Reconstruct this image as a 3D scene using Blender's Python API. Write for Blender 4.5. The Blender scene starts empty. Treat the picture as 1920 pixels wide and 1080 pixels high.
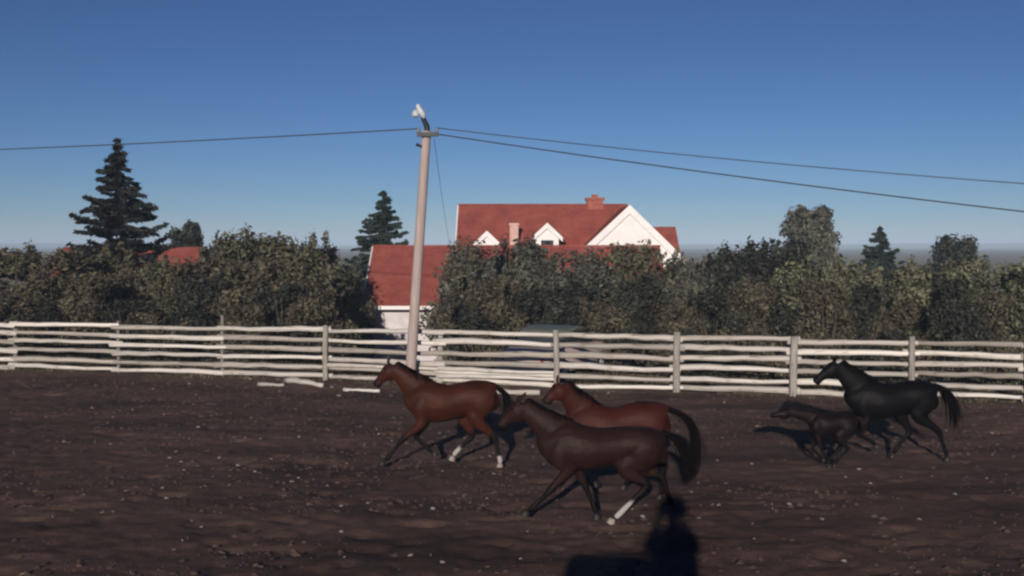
import bpy, bmesh, math, random
import numpy as np
from mathutils import Vector, Matrix, noise as mnoise

# ------------------------------------------------------------------ camera, sky, sun, exposure
F = 2000.0                      # focal length in pixels of a 1920 px wide frame
CAMZ = 3.8
HORIZON = 460.0
PITCH = math.atan((540.0 - HORIZON) / F)
scene = bpy.context.scene
col = scene.collection

cam_data = bpy.data.cameras.new('camera')
cam = bpy.data.objects.new('camera', cam_data)
col.objects.link(cam)
cam.location = (0, 0, CAMZ)
cam.rotation_euler = (math.pi / 2 - PITCH, 0, 0)
cam_data.sensor_width = 36.0
cam_data.lens = 36.0 * F / 1920.0
cam_data.clip_start = 0.05
cam_data.clip_end = 12000
scene.camera = cam

# the photographer's head shadow marks the antisolar point
SUN_AZ = math.atan(297.0 / F)            # to the right of the view axis
SUN_EL = math.atan(488.0 / F)
world = bpy.data.worlds.new('World')
scene.world = world
world.use_nodes = True
wn = world.node_tree
wn.nodes.clear()
sky = wn.nodes.new('ShaderNodeTexSky')
sky.sky_type = 'NISHITA'
sky.sun_disc = False
sky.sun_elevation = SUN_EL
sky.sun_rotation = math.pi + SUN_AZ
sky.altitude = 1500
sky.air_density = 0.85
sky.dust_density = 0.0
sky.ozone_density = 6.0
bg = wn.nodes.new('ShaderNodeBackground')
bg.inputs['Strength'].default_value = 0.055
wo = wn.nodes.new('ShaderNodeOutputWorld')
film = wn.nodes.new('ShaderNodeGamma')
film.inputs['Gamma'].default_value = 1.3
wn.links.new(sky.outputs[0], film.inputs[0])
dye = wn.nodes.new('ShaderNodeMix')          # the film's dye balance, one tint for the whole sky
dye.data_type = 'RGBA'; dye.blend_type = 'MULTIPLY'
dye.inputs[0].default_value = 1.0
dye.inputs[7].default_value = (0.71, 0.56, 0.50, 1)
wn.links.new(film.outputs[0], dye.inputs[6])
wn.links.new(dye.outputs[2], bg.inputs[0])
wn.links.new(bg.outputs[0], wo.inputs[0])

sun_data = bpy.data.lights.new('sun', 'SUN')
sun_data.energy = 4.0
sun_data.angle = math.radians(0.5)
sun_data.color = (1.0, 0.89, 0.78)
sun = bpy.data.objects.new('sun', sun_data)
col.objects.link(sun)
LIGHT = Vector((math.sin(SUN_AZ) * math.cos(SUN_EL), math.cos(SUN_AZ) * math.cos(SUN_EL), -math.sin(SUN_EL)))
sun.rotation_euler = LIGHT.to_track_quat('-Z', 'Y').to_euler()
sun.location = (-10, -40, 30)

scene.view_settings.view_transform = 'Standard'
scene.view_settings.look = 'None'
scene.view_settings.exposure = 0.12
scene.view_settings.gamma = 1.0
scene.render.engine = 'CYCLES'
scene.cycles.filter_width = 2.4

rng = random.Random(7)
nrng = np.random.default_rng(11)

# ------------------------------------------------------------------ picture to place
def at(px, py, Y):
    """point at depth Y (metres along the ground) seen at a photograph pixel"""
    u = (px - 960.0) / F
    v = (540.0 - py) / F
    c, s = math.cos(PITCH), math.sin(PITCH)
    d = Vector((u, c + v * s, v * c - s))
    d *= Y / d.y
    return Vector((d.x, d.y, CAMZ + d.z))

def on_ground(px, py, z=0.0):
    a = at(px, py, 1.0)
    k = (z - CAMZ) / (a.z - CAMZ)
    return Vector((a.x * k, k, z))

FA = on_ground(270, 701)
FB = on_ground(1490, 741)
FDIR = (FB - FA).normalized()
FNOR = Vector((-FDIR.y, FDIR.x, 0))
if FNOR.y < 0: FNOR = -FNOR

def fence_point(px):
    """where the column px crosses the fence line"""
    u = at(px, HORIZON, 1.0).x
    # x = u*y ; point FA + t*FDIR
    t = (u * FA.y - FA.x) / (FDIR.x - u * FDIR.y)
    return FA + FDIR * t

def sstep(a, b, x):
    t = np.clip((x - a) / (b - a), 0, 1)
    return t * t * (3 - 2 * t)

def terrain(x, y):
    d = (x - FA.x) * FNOR.x + (y - FA.y) * FNOR.y
    z = -1.75 * sstep(1.5, 14.0, d)
    return z

# ------------------------------------------------------------------ helpers
def tag(o, label=None, cat=None, group=None, kind=None):
    if label: o['label'] = label
    if cat: o['category'] = cat
    if group: o['group'] = group
    if kind: o['kind'] = kind
    return o

def empty(name, loc=(0, 0, 0), rz=0.0):
    o = bpy.data.objects.new(name, None)
    col.objects.link(o)
    o.location = loc
    o.rotation_euler = (0, 0, rz)
    o.empty_display_size = 0.2
    return o

def link(name, me, mat, parent=None, smooth=False):
    o = bpy.data.objects.new(name, me)
    col.objects.link(o)
    if mat is not None and len(me.materials) == 0:
        me.materials.append(mat)
    if parent is not None:
        o.parent = parent
    if smooth:
        me.polygons.foreach_set('use_smooth', [True] * len(me.polygons))
    return o

def from_bm(name, bm, mat, parent=None, smooth=False):
    me = bpy.data.meshes.new(name)
    bmesh.ops.recalc_face_normals(bm, faces=bm.faces[:])
    bm.to_mesh(me)
    bm.free()
    return link(name, me, mat, parent, smooth)

def copy_tree(o, parent=None):
    c = o.copy()
    col.objects.link(c)
    c.parent = parent
    for ch in list(o.children):
        copy_tree(ch, c)
    return c

def add_box(bm, lo, hi):
    x0, y0, z0 = lo; x1, y1, z1 = hi
    v = [bm.verts.new(p) for p in ((x0,y0,z0),(x1,y0,z0),(x1,y1,z0),(x0,y1,z0),(x0,y0,z1),(x1,y0,z1),(x1,y1,z1),(x0,y1,z1))]
    for f in ((0,3,2,1),(4,5,6,7),(0,1,5,4),(1,2,6,5),(2,3,7,6),(3,0,4,7)):
        bm.faces.new([v[i] for i in f])
    return v

def add_prism(bm, poly, off):
    """closed prism: polygon (list of Vector) pushed by off"""
    a = [bm.verts.new(p) for p in poly]
    b = [bm.verts.new(Vector(p) + Vector(off)) for p in poly]
    n = len(a)
    bm.faces.new(a); bm.faces.new(b[::-1])
    for i in range(n):
        j = (i + 1) % n
        bm.faces.new((a[i], a[j], b[j], b[i]))

def catmull(pts, sub):
    """pts: array of rows, any width, resampled"""
    P = np.array(pts, float)
    if sub <= 1: return P
    Q = np.vstack([2 * P[0] - P[1], P, 2 * P[-1] - P[-2]])
    out = []
    for i in range(1, len(Q) - 2):
        p0, p1, p2, p3 = Q[i - 1], Q[i], Q[i + 1], Q[i + 2]
        for k in range(sub):
            t = k / sub
            out.append(0.5 * ((2 * p1) + (-p0 + p2) * t + (2 * p0 - 5 * p1 + 4 * p2 - p3) * t * t + (-p0 + 3 * p1 - 3 * p2 + p3) * t ** 3))
    out.append(P[-1])
    return np.array(out)

def loft(bm, rows, sides=12, sub=3, lateral=(0, 1, 0), wob=0.0):
    """rows: (x,y,z, in-plane radius, lateral radius) -> closed tube"""
    R = catmull(rows, sub)
    lat0 = Vector(lateral)
    rings = []
    n = len(R)
    for i in range(n):
        a = Vector(R[max(i - 1, 0)][:3]); b = Vector(R[min(i + 1, n - 1)][:3])
        t = (b - a).normalized()
        lat = lat0 - t * lat0.dot(t)
        if lat.length < 1e-4:
            lat = Vector((1, 0, 0)) - t * t.x
        lat.normalize()
        up = t.cross(lat).normalized()
        c = Vector(R[i][:3]); ra = max(R[i][3], 0.003); rb = max(R[i][4], 0.003)
        ring = []
        for k in range(sides):
            an = 2 * math.pi * k / sides
            w = 1 + (rng.uniform(-wob, wob) if wob else 0)
            ring.append(bm.verts.new(c + up * (ra * w * math.cos(an)) + lat * (rb * w * math.sin(an))))
        rings.append(ring)
    for i in range(n - 1):
        for k in range(sides):
            j = (k + 1) % sides
            bm.faces.new((rings[i][k], rings[i][j], rings[i + 1][j], rings[i + 1][k]))
    bm.faces.new(rings[0][::-1]); bm.faces.new(rings[-1])

def tube(bm, pts, r0, r1=None, sides=8, sub=1, wob=0.0):
    r1 = r0 if r1 is None else r1
    n = len(pts)
    loft(bm, [tuple(p) + (r0 + (r1 - r0) * i / (n - 1),) * 2 for i, p in enumerate(pts)], sides, sub, (0.13, 0.97, 0.2), wob)

def fused(name, bm, voxel, mat, parent, smooth_it=6):
    """melt overlapping closed shapes into one continuous skin"""
    me = bpy.data.meshes.new(name + '_src')
    bmesh.ops.recalc_face_normals(bm, faces=bm.faces[:])
    bm.to_mesh(me); bm.free()
    o = bpy.data.objects.new(name + '_src', me)
    col.objects.link(o)
    m = o.modifiers.new('r', 'REMESH'); m.mode = 'VOXEL'; m.voxel_size = voxel
    s = o.modifiers.new('s', 'SMOOTH'); s.factor = 0.5; s.iterations = smooth_it
    dg = bpy.context.evaluated_depsgraph_get()
    ev = o.evaluated_get(dg)
    out = bpy.data.meshes.new_from_object(ev)
    bpy.data.objects.remove(o); bpy.data.meshes.remove(me)
    out.name = name
    out.materials.clear()
    return link(name, out, mat, parent, True)

# ------------------------------------------------------------------ materials
def new_mat(name):
    m = bpy.data.materials.new(name)
    m.use_nodes = True
    nt = m.node_tree
    b = nt.nodes['Principled BSDF']
    return m, nt, b

def ramp(nt, fac, stops):
    r = nt.nodes.new('ShaderNodeValToRGB')
    els = r.color_ramp.elements
    while len(els) < len(stops): els.new(0.5)
    for e, (p, c) in zip(els, stops):
        e.position = p; e.color = (*c, 1)
    nt.links.new(fac, r.inputs[0])
    return r.outputs[0]

def noise_node(nt, scale, detail=4, rough=0.55, coord='Object', vec_scale=None, dist=0.0):
    tc = nt.nodes.new('ShaderNodeTexCoord')
    n = nt.nodes.new('ShaderNodeTexNoise')
    n.inputs['Scale'].default_value = scale
    n.inputs['Detail'].default_value = detail
    n.inputs['Roughness'].default_value = rough
    n.inputs['Distortion'].default_value = dist
    src = tc.outputs[coord]
    if vec_scale:
        mp = nt.nodes.new('ShaderNodeMapping')
        mp.inputs['Scale'].default_value = vec_scale
        nt.links.new(src, mp.inputs[0]); src = mp.outputs[0]
    nt.links.new(src, n.inputs['Vector'])
    return n.outputs['Fac']

def mixc(nt, fac, a, b, mode='MIX'):
    m = nt.nodes.new('ShaderNodeMix')
    m.data_type = 'RGBA'; m.blend_type = mode
    for sock, val in ((m.inputs[0], fac), (m.inputs[6], a), (m.inputs[7], b)):
        if hasattr(val, 'is_output'): nt.links.new(val, sock)
        elif isinstance(val, (int, float)): sock.default_value = val
        else: sock.default_value = (*val, 1)
    return m.outputs[2]

def bump(nt, b, h, strength=0.3, dist=0.02):
    bp = nt.nodes.new('ShaderNodeBump')
    bp.inputs['Strength'].default_value = strength
    bp.inputs['Distance'].default_value = dist
    nt.links.new(h, bp.inputs['Height'])
    nt.links.new(bp.outputs[0], b.inputs['Normal'])

def mat_two(name, c1, c2, scale, rough=0.8, detail=5, bumps=0.2, vec_scale=None, lo=0.35, hi=0.65, bd=0.02, spec=0.3):
    m, nt, b = new_mat(name)
    f = noise_node(nt, scale, detail, 0.6, vec_scale=vec_scale)
    nt.links.new(ramp(nt, f, [(lo, c1), (hi, c2)]), b.inputs['Base Color'])
    b.inputs['Roughness'].default_value = rough
    b.inputs['Specular IOR Level'].default_value = spec
    if bumps: bump(nt, b, f, bumps, bd)
    return m

def mat_leaf(name, dark, mid, light):
    m, nt, b = new_mat(name)
    g = nt.nodes.new('ShaderNodeNewGeometry')
    big = noise_node(nt, 0.9, 2, 0.5, 'Object')
    c = ramp(nt, g.outputs['Random Per Island'], [(0.0, dark), (0.5, mid), (1.0, light)])
    c2 = ramp(nt, big, [(0.32, (0.60, 0.58, 0.60)), (0.68, (1.25, 1.24, 1.12))])  # broad lit and shaded masses of the foliage put into the leaf colour
    nt.links.new(mixc(nt, 1.0, c, c2, 'MULTIPLY'), b.inputs['Base Color'])
    b.inputs['Roughness'].default_value = 0.7
    b.inputs['Specular IOR Level'].default_value = 0.25
    return m

M = {}
# corral dirt, grass beyond
m, nt, b = new_mat('corral_dirt')
f1 = noise_node(nt, 0.5, 6, 0.62, vec_scale=(0.45, 1.3, 1))
f2 = noise_node(nt, 5.0, 7, 0.68)
f3 = noise_node(nt, 38.0, 3, 0.6)
c1 = ramp(nt, f1, [(0.36, (0.060, 0.036, 0.030)), (0.64, (0.156, 0.098, 0.079))])
c2 = ramp(nt, f2, [(0.3, (0.66, 0.63, 0.64)), (0.55, (1.0, 1.0, 1.0)), (0.75, (1.3, 1.28, 1.25))])
c3 = ramp(nt, f3, [(0.35, (0.8, 0.8, 0.8)), (0.68, (1.15, 1.15, 1.15)), (0.80, (1.5, 1.48, 1.45))])
cc = mixc(nt, 1.0, mixc(nt, 1.0, c1, c2, 'MULTIPLY'), c3, 'MULTIPLY')
at_n = nt.nodes.new('ShaderNodeAttribute'); at_n.attribute_name = 'verge'
fg = noise_node(nt, 2.2, 5, 0.65)
gcol = ramp(nt, fg, [(0.3, (0.070, 0.056, 0.038)), (0.7, (0.14, 0.112, 0.078))])
fd = nt.nodes.new('ShaderNodeAttribute'); fd.attribute_name = 'field'
fcol = ramp(nt, noise_node(nt, 0.02, 5, 0.6, vec_scale=(1, 2.5, 1)), [(0.3, (0.20, 0.165, 0.105)), (0.7, (0.33, 0.285, 0.195))])
nt.links.new(mixc(nt, fd.outputs['Fac'], mixc(nt, at_n.outputs['Fac'], cc, gcol), fcol), b.inputs['Base Color'])
b.inputs['Roughness'].default_value = 0.95
b.inputs['Specular IOR Level'].default_value = 0.15
bump(nt, b, f2, 0.55, 0.05)
M['dirt'] = m
M['hill'] = mat_two('sage_hill', (0.10, 0.10, 0.075), (0.19, 0.18, 0.13), 0.004, 0.95, 6, 0)
M['rail'] = mat_two('weathered_peeled_log', (0.36, 0.34, 0.31), (0.66, 0.63, 0.59), 3.0, 0.8, 6, 0.35, (0.5, 4, 4), 0.3, 0.62)
M['rail_grey'] = mat_two('grey_weathered_log', (0.28, 0.26, 0.235), (0.50, 0.475, 0.44), 3.0, 0.85, 6, 0.35, (0.5, 4, 4), 0.3, 0.62)
M['post'] = mat_two('weathered_post_wood', (0.20, 0.18, 0.16), (0.36, 0.335, 0.31), 3.0, 0.85, 6, 0.4, (4, 4, 0.6), 0.3, 0.65)
for nm_ in ('rail', 'rail_grey', 'post'):
    nt = M[nm_].node_tree; b = nt.nodes['Principled BSDF']
    src = b.inputs['Base Color'].links[0].from_socket
    oi = nt.nodes.new('ShaderNodeObjectInfo')
    tone = ramp(nt, oi.outputs['Random'], [(0.0, (0.66, 0.63, 0.60)), (0.55, (1.0, 1.0, 1.0)), (1.0, (1.22, 1.21, 1.18))])
    bark = ramp(nt, noise_node(nt, 7.0, 4, 0.7, vec_scale=(0.8, 3, 3) if nm_ != 'post' else (3, 3, 0.8)), [(0.34, (0.45, 0.38, 0.32)), (0.44, (1, 1, 1))])
    nt.links.new(mixc(nt, 1.0, mixc(nt, 1.0, src, tone, 'MULTIPLY'), bark, 'MULTIPLY'), b.inputs['Base Color'])
M['pole'] = mat_two('sun_bleached_pole', (0.30, 0.235, 0.215), (0.44, 0.36, 0.335), 2.5, 0.85, 6, 0.3, (5, 5, 0.35), 0.3, 0.7)
M['roof'] = None
m, nt, b = new_mat('red_shingle_roof')
f = noise_node(nt, 1.3, 5, 0.6)
fb = noise_node(nt, 9.0, 3, 0.6, vec_scale=(1.0, 1.0, 3.0))
base = ramp(nt, f, [(0.28, (0.200, 0.052, 0.042)), (0.5, (0.280, 0.073, 0.057)), (0.72, (0.340, 0.098, 0.078))])
nt.links.new(mixc(nt, 1.0, base, ramp(nt, fb, [(0.3, (0.74, 0.76, 0.76)), (0.7, (1.16, 1.16, 1.16))]), 'MULTIPLY'), b.inputs['Base Color'])
b.inputs['Roughness'].default_value = 0.9
b.inputs['Specular IOR Level'].default_value = 0.15
w = nt.nodes.new('ShaderNodeTexWave'); w.wave_type = 'BANDS'; w.bands_direction = 'Z'; w.wave_profile = 'SAW'
w.inputs['Scale'].default_value = 1.9; w.inputs['Distortion'].default_value = 0.6
tc = nt.nodes.new('ShaderNodeTexCoord'); nt.links.new(tc.outputs['Object'], w.inputs['Vector'])
bump(nt, b, w.outputs['Fac'], 0.5, 0.02)
M['roof'] = m
M['white'] = mat_two('white_painted_clapboard', (0.74, 0.725, 0.72), (0.82, 0.805, 0.80), 2.0, 0.6, 5, 0.08)
M['whitewall'] = mat_two('aged_white_wall', (0.50, 0.47, 0.50), (0.68, 0.64, 0.66), 1.6, 0.7, 5, 0.1)
M['brick'] = mat_two('chimney_brick', (0.26, 0.075, 0.055), (0.36, 0.12, 0.09), 6.0, 0.9, 5, 0.4)
M['render'] = mat_two('pinkish_render', (0.50, 0.32, 0.27), (0.62, 0.42, 0.36), 4.0, 0.9, 5, 0.2)
M['glass'] = mat_two('window_glass', (0.03, 0.035, 0.04), (0.05, 0.055, 0.065), 1.0, 0.08, 2, 0, spec=0.6)
M['darkmetal'] = mat_two('dark_metal', (0.008, 0.010, 0.012), (0.018, 0.021, 0.024), 9.0, 0.5, 3, 0.05)
M['lampwhite'] = mat_two('white_enamel', (0.40, 0.43, 0.47), (0.54, 0.57, 0.60), 8.0, 0.35, 3, 0, spec=0.5)
M['ceramic'] = mat_two('insulator_ceramic', (0.10, 0.10, 0.11), (0.22, 0.22, 0.23), 20, 0.25, 2, 0)
M['wire'] = mat_two('wire_sheath', (0.03, 0.03, 0.035), (0.05, 0.05, 0.06), 6, 0.6, 2, 0)
M['bark'] = mat_two('bark', (0.05, 0.038, 0.03), (0.11, 0.09, 0.07), 6.0, 0.95, 6, 0.6, (3, 3, 0.6))
M['stone'] = mat_two('pale_stone', (0.16, 0.135, 0.125), (0.34, 0.30, 0.285), 9.0, 0.9, 5, 0.4)
M['clod'] = mat_two('dry_clod', (0.040, 0.026, 0.023), (0.098, 0.066, 0.058), 1.7, 0.95, 4, 0.2)
M['straw'] = mat_two('pale_straw', (0.14, 0.11, 0.085), (0.27, 0.22, 0.18), 3.0, 0.85, 3, 0)
M['grass'] = mat_two('dry_grass', (0.08, 0.068, 0.040), (0.19, 0.155, 0.095), 1.4, 0.9, 3, 0)
M['leaf_olive'] = mat_leaf('leaf_olive', (0.0644, 0.0626, 0.0412), (0.092, 0.089, 0.058), (0.1358, 0.1304, 0.088))
M['leaf_brown'] = mat_leaf('leaf_brown_olive', (0.0664, 0.0584, 0.0432), (0.094, 0.083, 0.06), (0.1306, 0.1154, 0.084))
M['leaf_grey'] = mat_leaf('leaf_grey_willow', (0.0656, 0.0662, 0.0556), (0.092, 0.092, 0.076), (0.1436, 0.1424, 0.1192))
M['leaf_dark'] = mat_leaf('leaf_dark', (0.016, 0.019, 0.016), (0.03, 0.034, 0.028), (0.058, 0.064, 0.052))
M['leaf_light'] = mat_leaf('leaf_light_olive', (0.0932, 0.0952, 0.062), (0.128, 0.13, 0.086), (0.1742, 0.175, 0.1196))
M['needle'] = mat_leaf('spruce_needle', (0.014, 0.022, 0.020), (0.028, 0.042, 0.038), (0.055, 0.078, 0.072))
M['needle_dark'] = mat_leaf('dark_spruce_needle', (0.010, 0.012, 0.014), (0.018, 0.021, 0.024), (0.034, 0.040, 0.044))
M['carbody'] = mat_two('faded_pale_car_paint', (0.50, 0.40, 0.38), (0.58, 0.47, 0.45), 1.5, 0.35, 3, 0, spec=0.5)
M['carroof'] = mat_two('grey_green_car_paint', (0.115, 0.130, 0.105), (0.145, 0.160, 0.130), 1.5, 0.4, 3, 0, spec=0.5)
M['rubber'] = mat_two('tyre_rubber', (0.02, 0.02, 0.02), (0.04, 0.04, 0.04), 12, 0.8, 3, 0.1)
M['chrome'] = mat_two('dull_chrome', (0.45, 0.45, 0.46), (0.6, 0.6, 0.62), 5, 0.25, 2, 0)
M['hay'] = mat_two('baled_hay', (0.26, 0.20, 0.09), (0.42, 0.34, 0.17), 7, 0.95, 6, 0.7, (1, 6, 6))
M['plank'] = mat_two('wagon_plank', (0.16, 0.12, 0.09), (0.27, 0.21, 0.16), 3, 0.85, 5, 0.3, (5, 1, 5))
M['denim'] = mat_two('denim_blue', (0.03, 0.05, 0.11), (0.06, 0.09, 0.17), 20, 0.9, 4, 0.2)
M['felt'] = mat_two('tan_felt', (0.20, 0.14, 0.09), (0.28, 0.20, 0.13), 14, 0.95, 4, 0.1)

def mat_coat(name, c1, c2, points, rough=0.5):
    m, nt, b = new_mat(name)
    f = noise_node(nt, 2.6, 3, 0.5)
    f2 = noise_node(nt, 60, 4, 0.6, vec_scale=(0.35, 1, 1))
    base = ramp(nt, f, [(0.3, c1), (0.7, c2)])
    base = mixc(nt, 1.0, base, ramp(nt, f2, [(0.3, (0.85, 0.85, 0.85)), (0.7, (1.15, 1.15, 1.15))]), 'MULTIPLY')
    a = nt.nodes.new('ShaderNodeAttribute'); a.attribute_name = 'points'
    wh = nt.nodes.new('ShaderNodeAttribute'); wh.attribute_name = 'white'
    nt.links.new(mixc(nt, wh.outputs['Fac'], mixc(nt, a.outputs['Fac'], base, points), (0.34, 0.32, 0.31)), b.inputs['Base Color'])
    b.inputs['Roughness'].default_value = rough
    b.inputs['Specular IOR Level'].default_value = 0.085
    b.inputs['Sheen Weight'].default_value = 0.0
    f4 = noise_node(nt, 9, 3, 0.6, vec_scale=(0.6, 1, 1))
    mx = nt.nodes.new('ShaderNodeMath'); mx.operation = 'MULTIPLY_ADD'; mx.inputs[1].default_value = 0.18
    nt.links.new(f2, mx.inputs[0]); nt.links.new(f4, mx.inputs[2])
    bump(nt, b, mx.outputs[0], 0.5, 0.028)
    return m
M['coat_red'] = mat_coat('red_bay_coat', (0.022, 0.0058, 0.0035), (0.056, 0.0145, 0.0072), (0.006, 0.004, 0.004))
M['coat_bay'] = mat_coat('dark_red_bay_coat', (0.026, 0.0066, 0.005), (0.056, 0.0138, 0.0098), (0.006, 0.004, 0.004))
M['coat_brown'] = mat_coat('dark_brown_coat', (0.0115, 0.0046, 0.004), (0.027, 0.0112, 0.0088), (0.006, 0.0038, 0.0035))
M['coat_black'] = mat_coat('near_black_coat', (0.0022, 0.0016, 0.0022), (0.0042, 0.0032, 0.0042), (0.003, 0.002, 0.003))
M['coat_foal'] = mat_coat('dark_foal_coat', (.006, .003, .0035), (.010, .005, .0055), (.004, .003, .003))
M['hair_black'] = mat_two('black_hair', (0.0025, 0.0016, 0.002), (0.006, 0.004, 0.0045), 30, 0.7, 3, 0.1, spec=0.03)
M['hair_brown'] = mat_two('dark_brown_hair', (0.009, 0.005, 0.004), (0.017, 0.009, 0.007), 30, 0.65, 3, 0.1, spec=0.08)
M['hoof'] = mat_two('dark_hoof', (0.015, 0.012, 0.011), (0.03, 0.025, 0.022), 15, 0.6, 3, 0.1)
M['hoof_pale'] = mat_two('pale_hoof', (0.20, 0.17, 0.15), (0.32, 0.28, 0.25), 15, 0.6, 3, 0.1)
M['sock'] = mat_two('white_leg_hair', (0.55, 0.52, 0.50), (0.72, 0.69, 0.66), 12, 0.8, 4, 0.15)
M['eye'] = mat_two('dark_eye', (0.006, 0.004, 0.003), (0.012, 0.008, 0.006), 5, 0.1, 2, 0, spec=0.6)

# ------------------------------------------------------------------ ground and hills
LAT = {}
def vnoise(x, y, seed):
    N = 256
    if seed not in LAT: LAT[seed] = np.random.default_rng(seed).random((N, N))
    L = LAT[seed]
    xi = np.floor(x).astype(int); yi = np.floor(y).astype(int)
    fx = x - xi; fy = y - yi
    fx = fx * fx * (3 - 2 * fx); fy = fy * fy * (3 - 2 * fy)
    g = lambda i, j: L[i % N, j % N]
    return (g(xi, yi) * (1 - fx) + g(xi + 1, yi) * fx) * (1 - fy) + (g(xi, yi + 1) * (1 - fx) + g(xi + 1, yi + 1) * fx) * fy

def relief(x, y):
    """trampled dirt: swells, hoof pocks, scuffs (metres)"""
    z = 0.035 * (vnoise(x / 2.3, y / 1.8, 1) - 0.5)
    z += 0.016 * (vnoise(x / 0.6, y / 0.5, 2) - 0.5)
    z += 0.028 * (vnoise(x / 0.24, y / 0.22, 3) - 0.5)
    z += 0.018 * (vnoise(x / 0.11, y / 0.10, 5) - 0.5)
    p = vnoise(x / 0.31 + 9.3, y / 0.3 + 4.1, 4)
    z -= 0.05 * np.clip((p - 0.68) / 0.3, 0, 1)
    return z

def ground_z(x, y):
    x = np.asarray(x, float); y = np.asarray(y, float)
    d = (x - FA.x) * FNOR.x + (y - FA.y) * FNOR.y
    k = sstep(3, 7, y) * (1 - sstep(-2.5, 2.0, d)) * (1 - sstep(15, 24, np.abs(x)))
    return terrain(x, y) + relief(x, y) * k + 0.12 * (vnoise(x / 3.7, y / 3.1, 8) - 0.5) * sstep(0.8, 5, d)

def gz(x, y):
    return float(ground_z(np.array([x]), np.array([y]))[0])

def axis(lo, hi, step, far_lo, far_hi, grow=1.35):
    a = list(np.arange(lo, hi + 1e-6, step))
    s = step; v = hi
    while v < far_hi:
        s *= grow; v += s; a.append(v)
    s = step; v = lo; pre = []
    while v > far_lo:
        s *= grow; v -= s; pre.append(v)
    return np.array(pre[::-1] + a)

xs = axis(-14, 14, 0.075, -3600, 3600)
ys = axis(10.5, 34, 0.075, -500, 4200)
X, Y = np.meshgrid(xs, ys)
Z = ground_z(X, Y)
nv = X.size
me = bpy.data.meshes.new('ground')
me.vertices.add(nv)
me.vertices.foreach_set('co', np.stack([X, Y, Z], -1).reshape(-1).astype(np.float32))
nx, ny = len(xs), len(ys)
i = np.arange(nx - 1)[None, :] + np.arange(ny - 1)[:, None] * nx
quads = np.stack([i, i + 1, i + nx + 1, i + nx], -1).reshape(-1, 4)
me.loops.add(quads.size); me.polygons.add(len(quads))
me.loops.foreach_set('vertex_index', quads.reshape(-1).astype(np.int32))
me.polygons.foreach_set('loop_start', (np.arange(len(quads)) * 4).astype(np.int32))
me.polygons.foreach_set('loop_total', np.full(len(quads), 4, np.int32))
me.update()
D = (X - FA.x) * FNOR.x + (Y - FA.y) * FNOR.y
edge = D + 1.1 * (vnoise(X / 0.9, Y / 0.5, 21) - 0.5) + 0.9 * (vnoise(X / 3.1, Y / 2.0, 22) - 0.5)
att = me.attributes.new('verge', 'FLOAT', 'POINT')
att.data.foreach_set('value', (sstep(-0.75, 0.35, edge)).reshape(-1).astype(np.float32))
att = me.attributes.new('field', 'FLOAT', 'POINT')
att.data.foreach_set('value', sstep(45, 80, D).reshape(-1).astype(np.float32))
ground = link('ground', me, M['dirt'], smooth=True)
tag(ground, 'dark trampled corral dirt with a dry grass verge along the fence', 'ground', kind='structure')

# far hills: a long ridge with its own depth
bm = bmesh.new()
cols_ = np.linspace(-2600, 2600, 130)
rows_ = [(2300, 0.0), (2550, 0.55), (2800, 1.0), (3100, 0.8), (3500, 0.0)]
grid = []
for (yy, k) in rows_:
    line = []
    for xx in cols_:
        hgt = 3.0 + 9 * vnoise(np.array([xx / 620.0 + 3]), np.array([yy / 900.0]), 31)[0] + 3 * vnoise(np.array([xx / 170.0]), np.array([yy / 300.0]), 32)[0]
        line.append(bm.verts.new((xx, yy, -3 + k * hgt)))
    grid.append(line)
for a in range(len(grid) - 1):
    for c in range(len(cols_) - 1):
        bm.faces.new((grid[a][c], grid[a][c + 1], grid[a + 1][c + 1], grid[a + 1][c]))
hills = from_bm('hills', bm, M['hill'], smooth=True)
tag(hills, 'low blue grey hills far beyond the bushes', 'hills', kind='structure')

# ------------------------------------------------------------------ houses
def window_part(parent, x0, x1, z0, z1, y):
    """frame and pane on a wall facing -Y, standing proud of it"""
    t = 0.07
    bm = bmesh.new()
    add_box(bm, (x0, y - 0.06, z0), (x0 + t, y + 0.02, z1)); add_box(bm, (x1 - t, y - 0.06, z0), (x1, y + 0.02, z1))
    add_box(bm, (x0 + t, y - 0.058, z0), (x1 - t, y + 0.02, z0 + t)); add_box(bm, (x0 + t, y - 0.058, z1 - t), (x1 - t, y + 0.02, z1))
    xm = (x0 + x1) / 2
    add_box(bm, (xm - 0.02, y - 0.055, z0 + t), (xm + 0.02, y + 0.02, z1 - t))
    wobj = from_bm('window', bm, M['white'], parent)
    bm = bmesh.new(); add_box(bm, (x0 + t, y - 0.03, z0 + t), (xm - 0.02, y + 0.01, z1 - t)); from_bm('pane', bm, M['glass'], wobj)
    bm = bmesh.new(); add_box(bm, (xm + 0.02, y - 0.03, z0 + t), (x1 - t, y + 0.01, z1 - t)); from_bm('pane', bm, M['glass'], wobj)
    return wobj

def roof_slab(bm, p, q, along, t=0.14):
    """one roof pitch: from ridge point p down to eave point q, extruded along x by `along`"""
    p = Vector(p); q = Vector(q)
    n = (q - p).cross(Vector((1, 0, 0))).normalized()
    if n.z < 0: n = -n
    add_prism(bm, [p, q, q + n * t, p + n * t], (along, 0, 0))

GH = -1.75
house = empty('farmhouse', (0, 0, 0))
tag(house, 'white farmhouse with steep red roof, white cross gable and two dormers behind the bushes', 'house')
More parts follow.
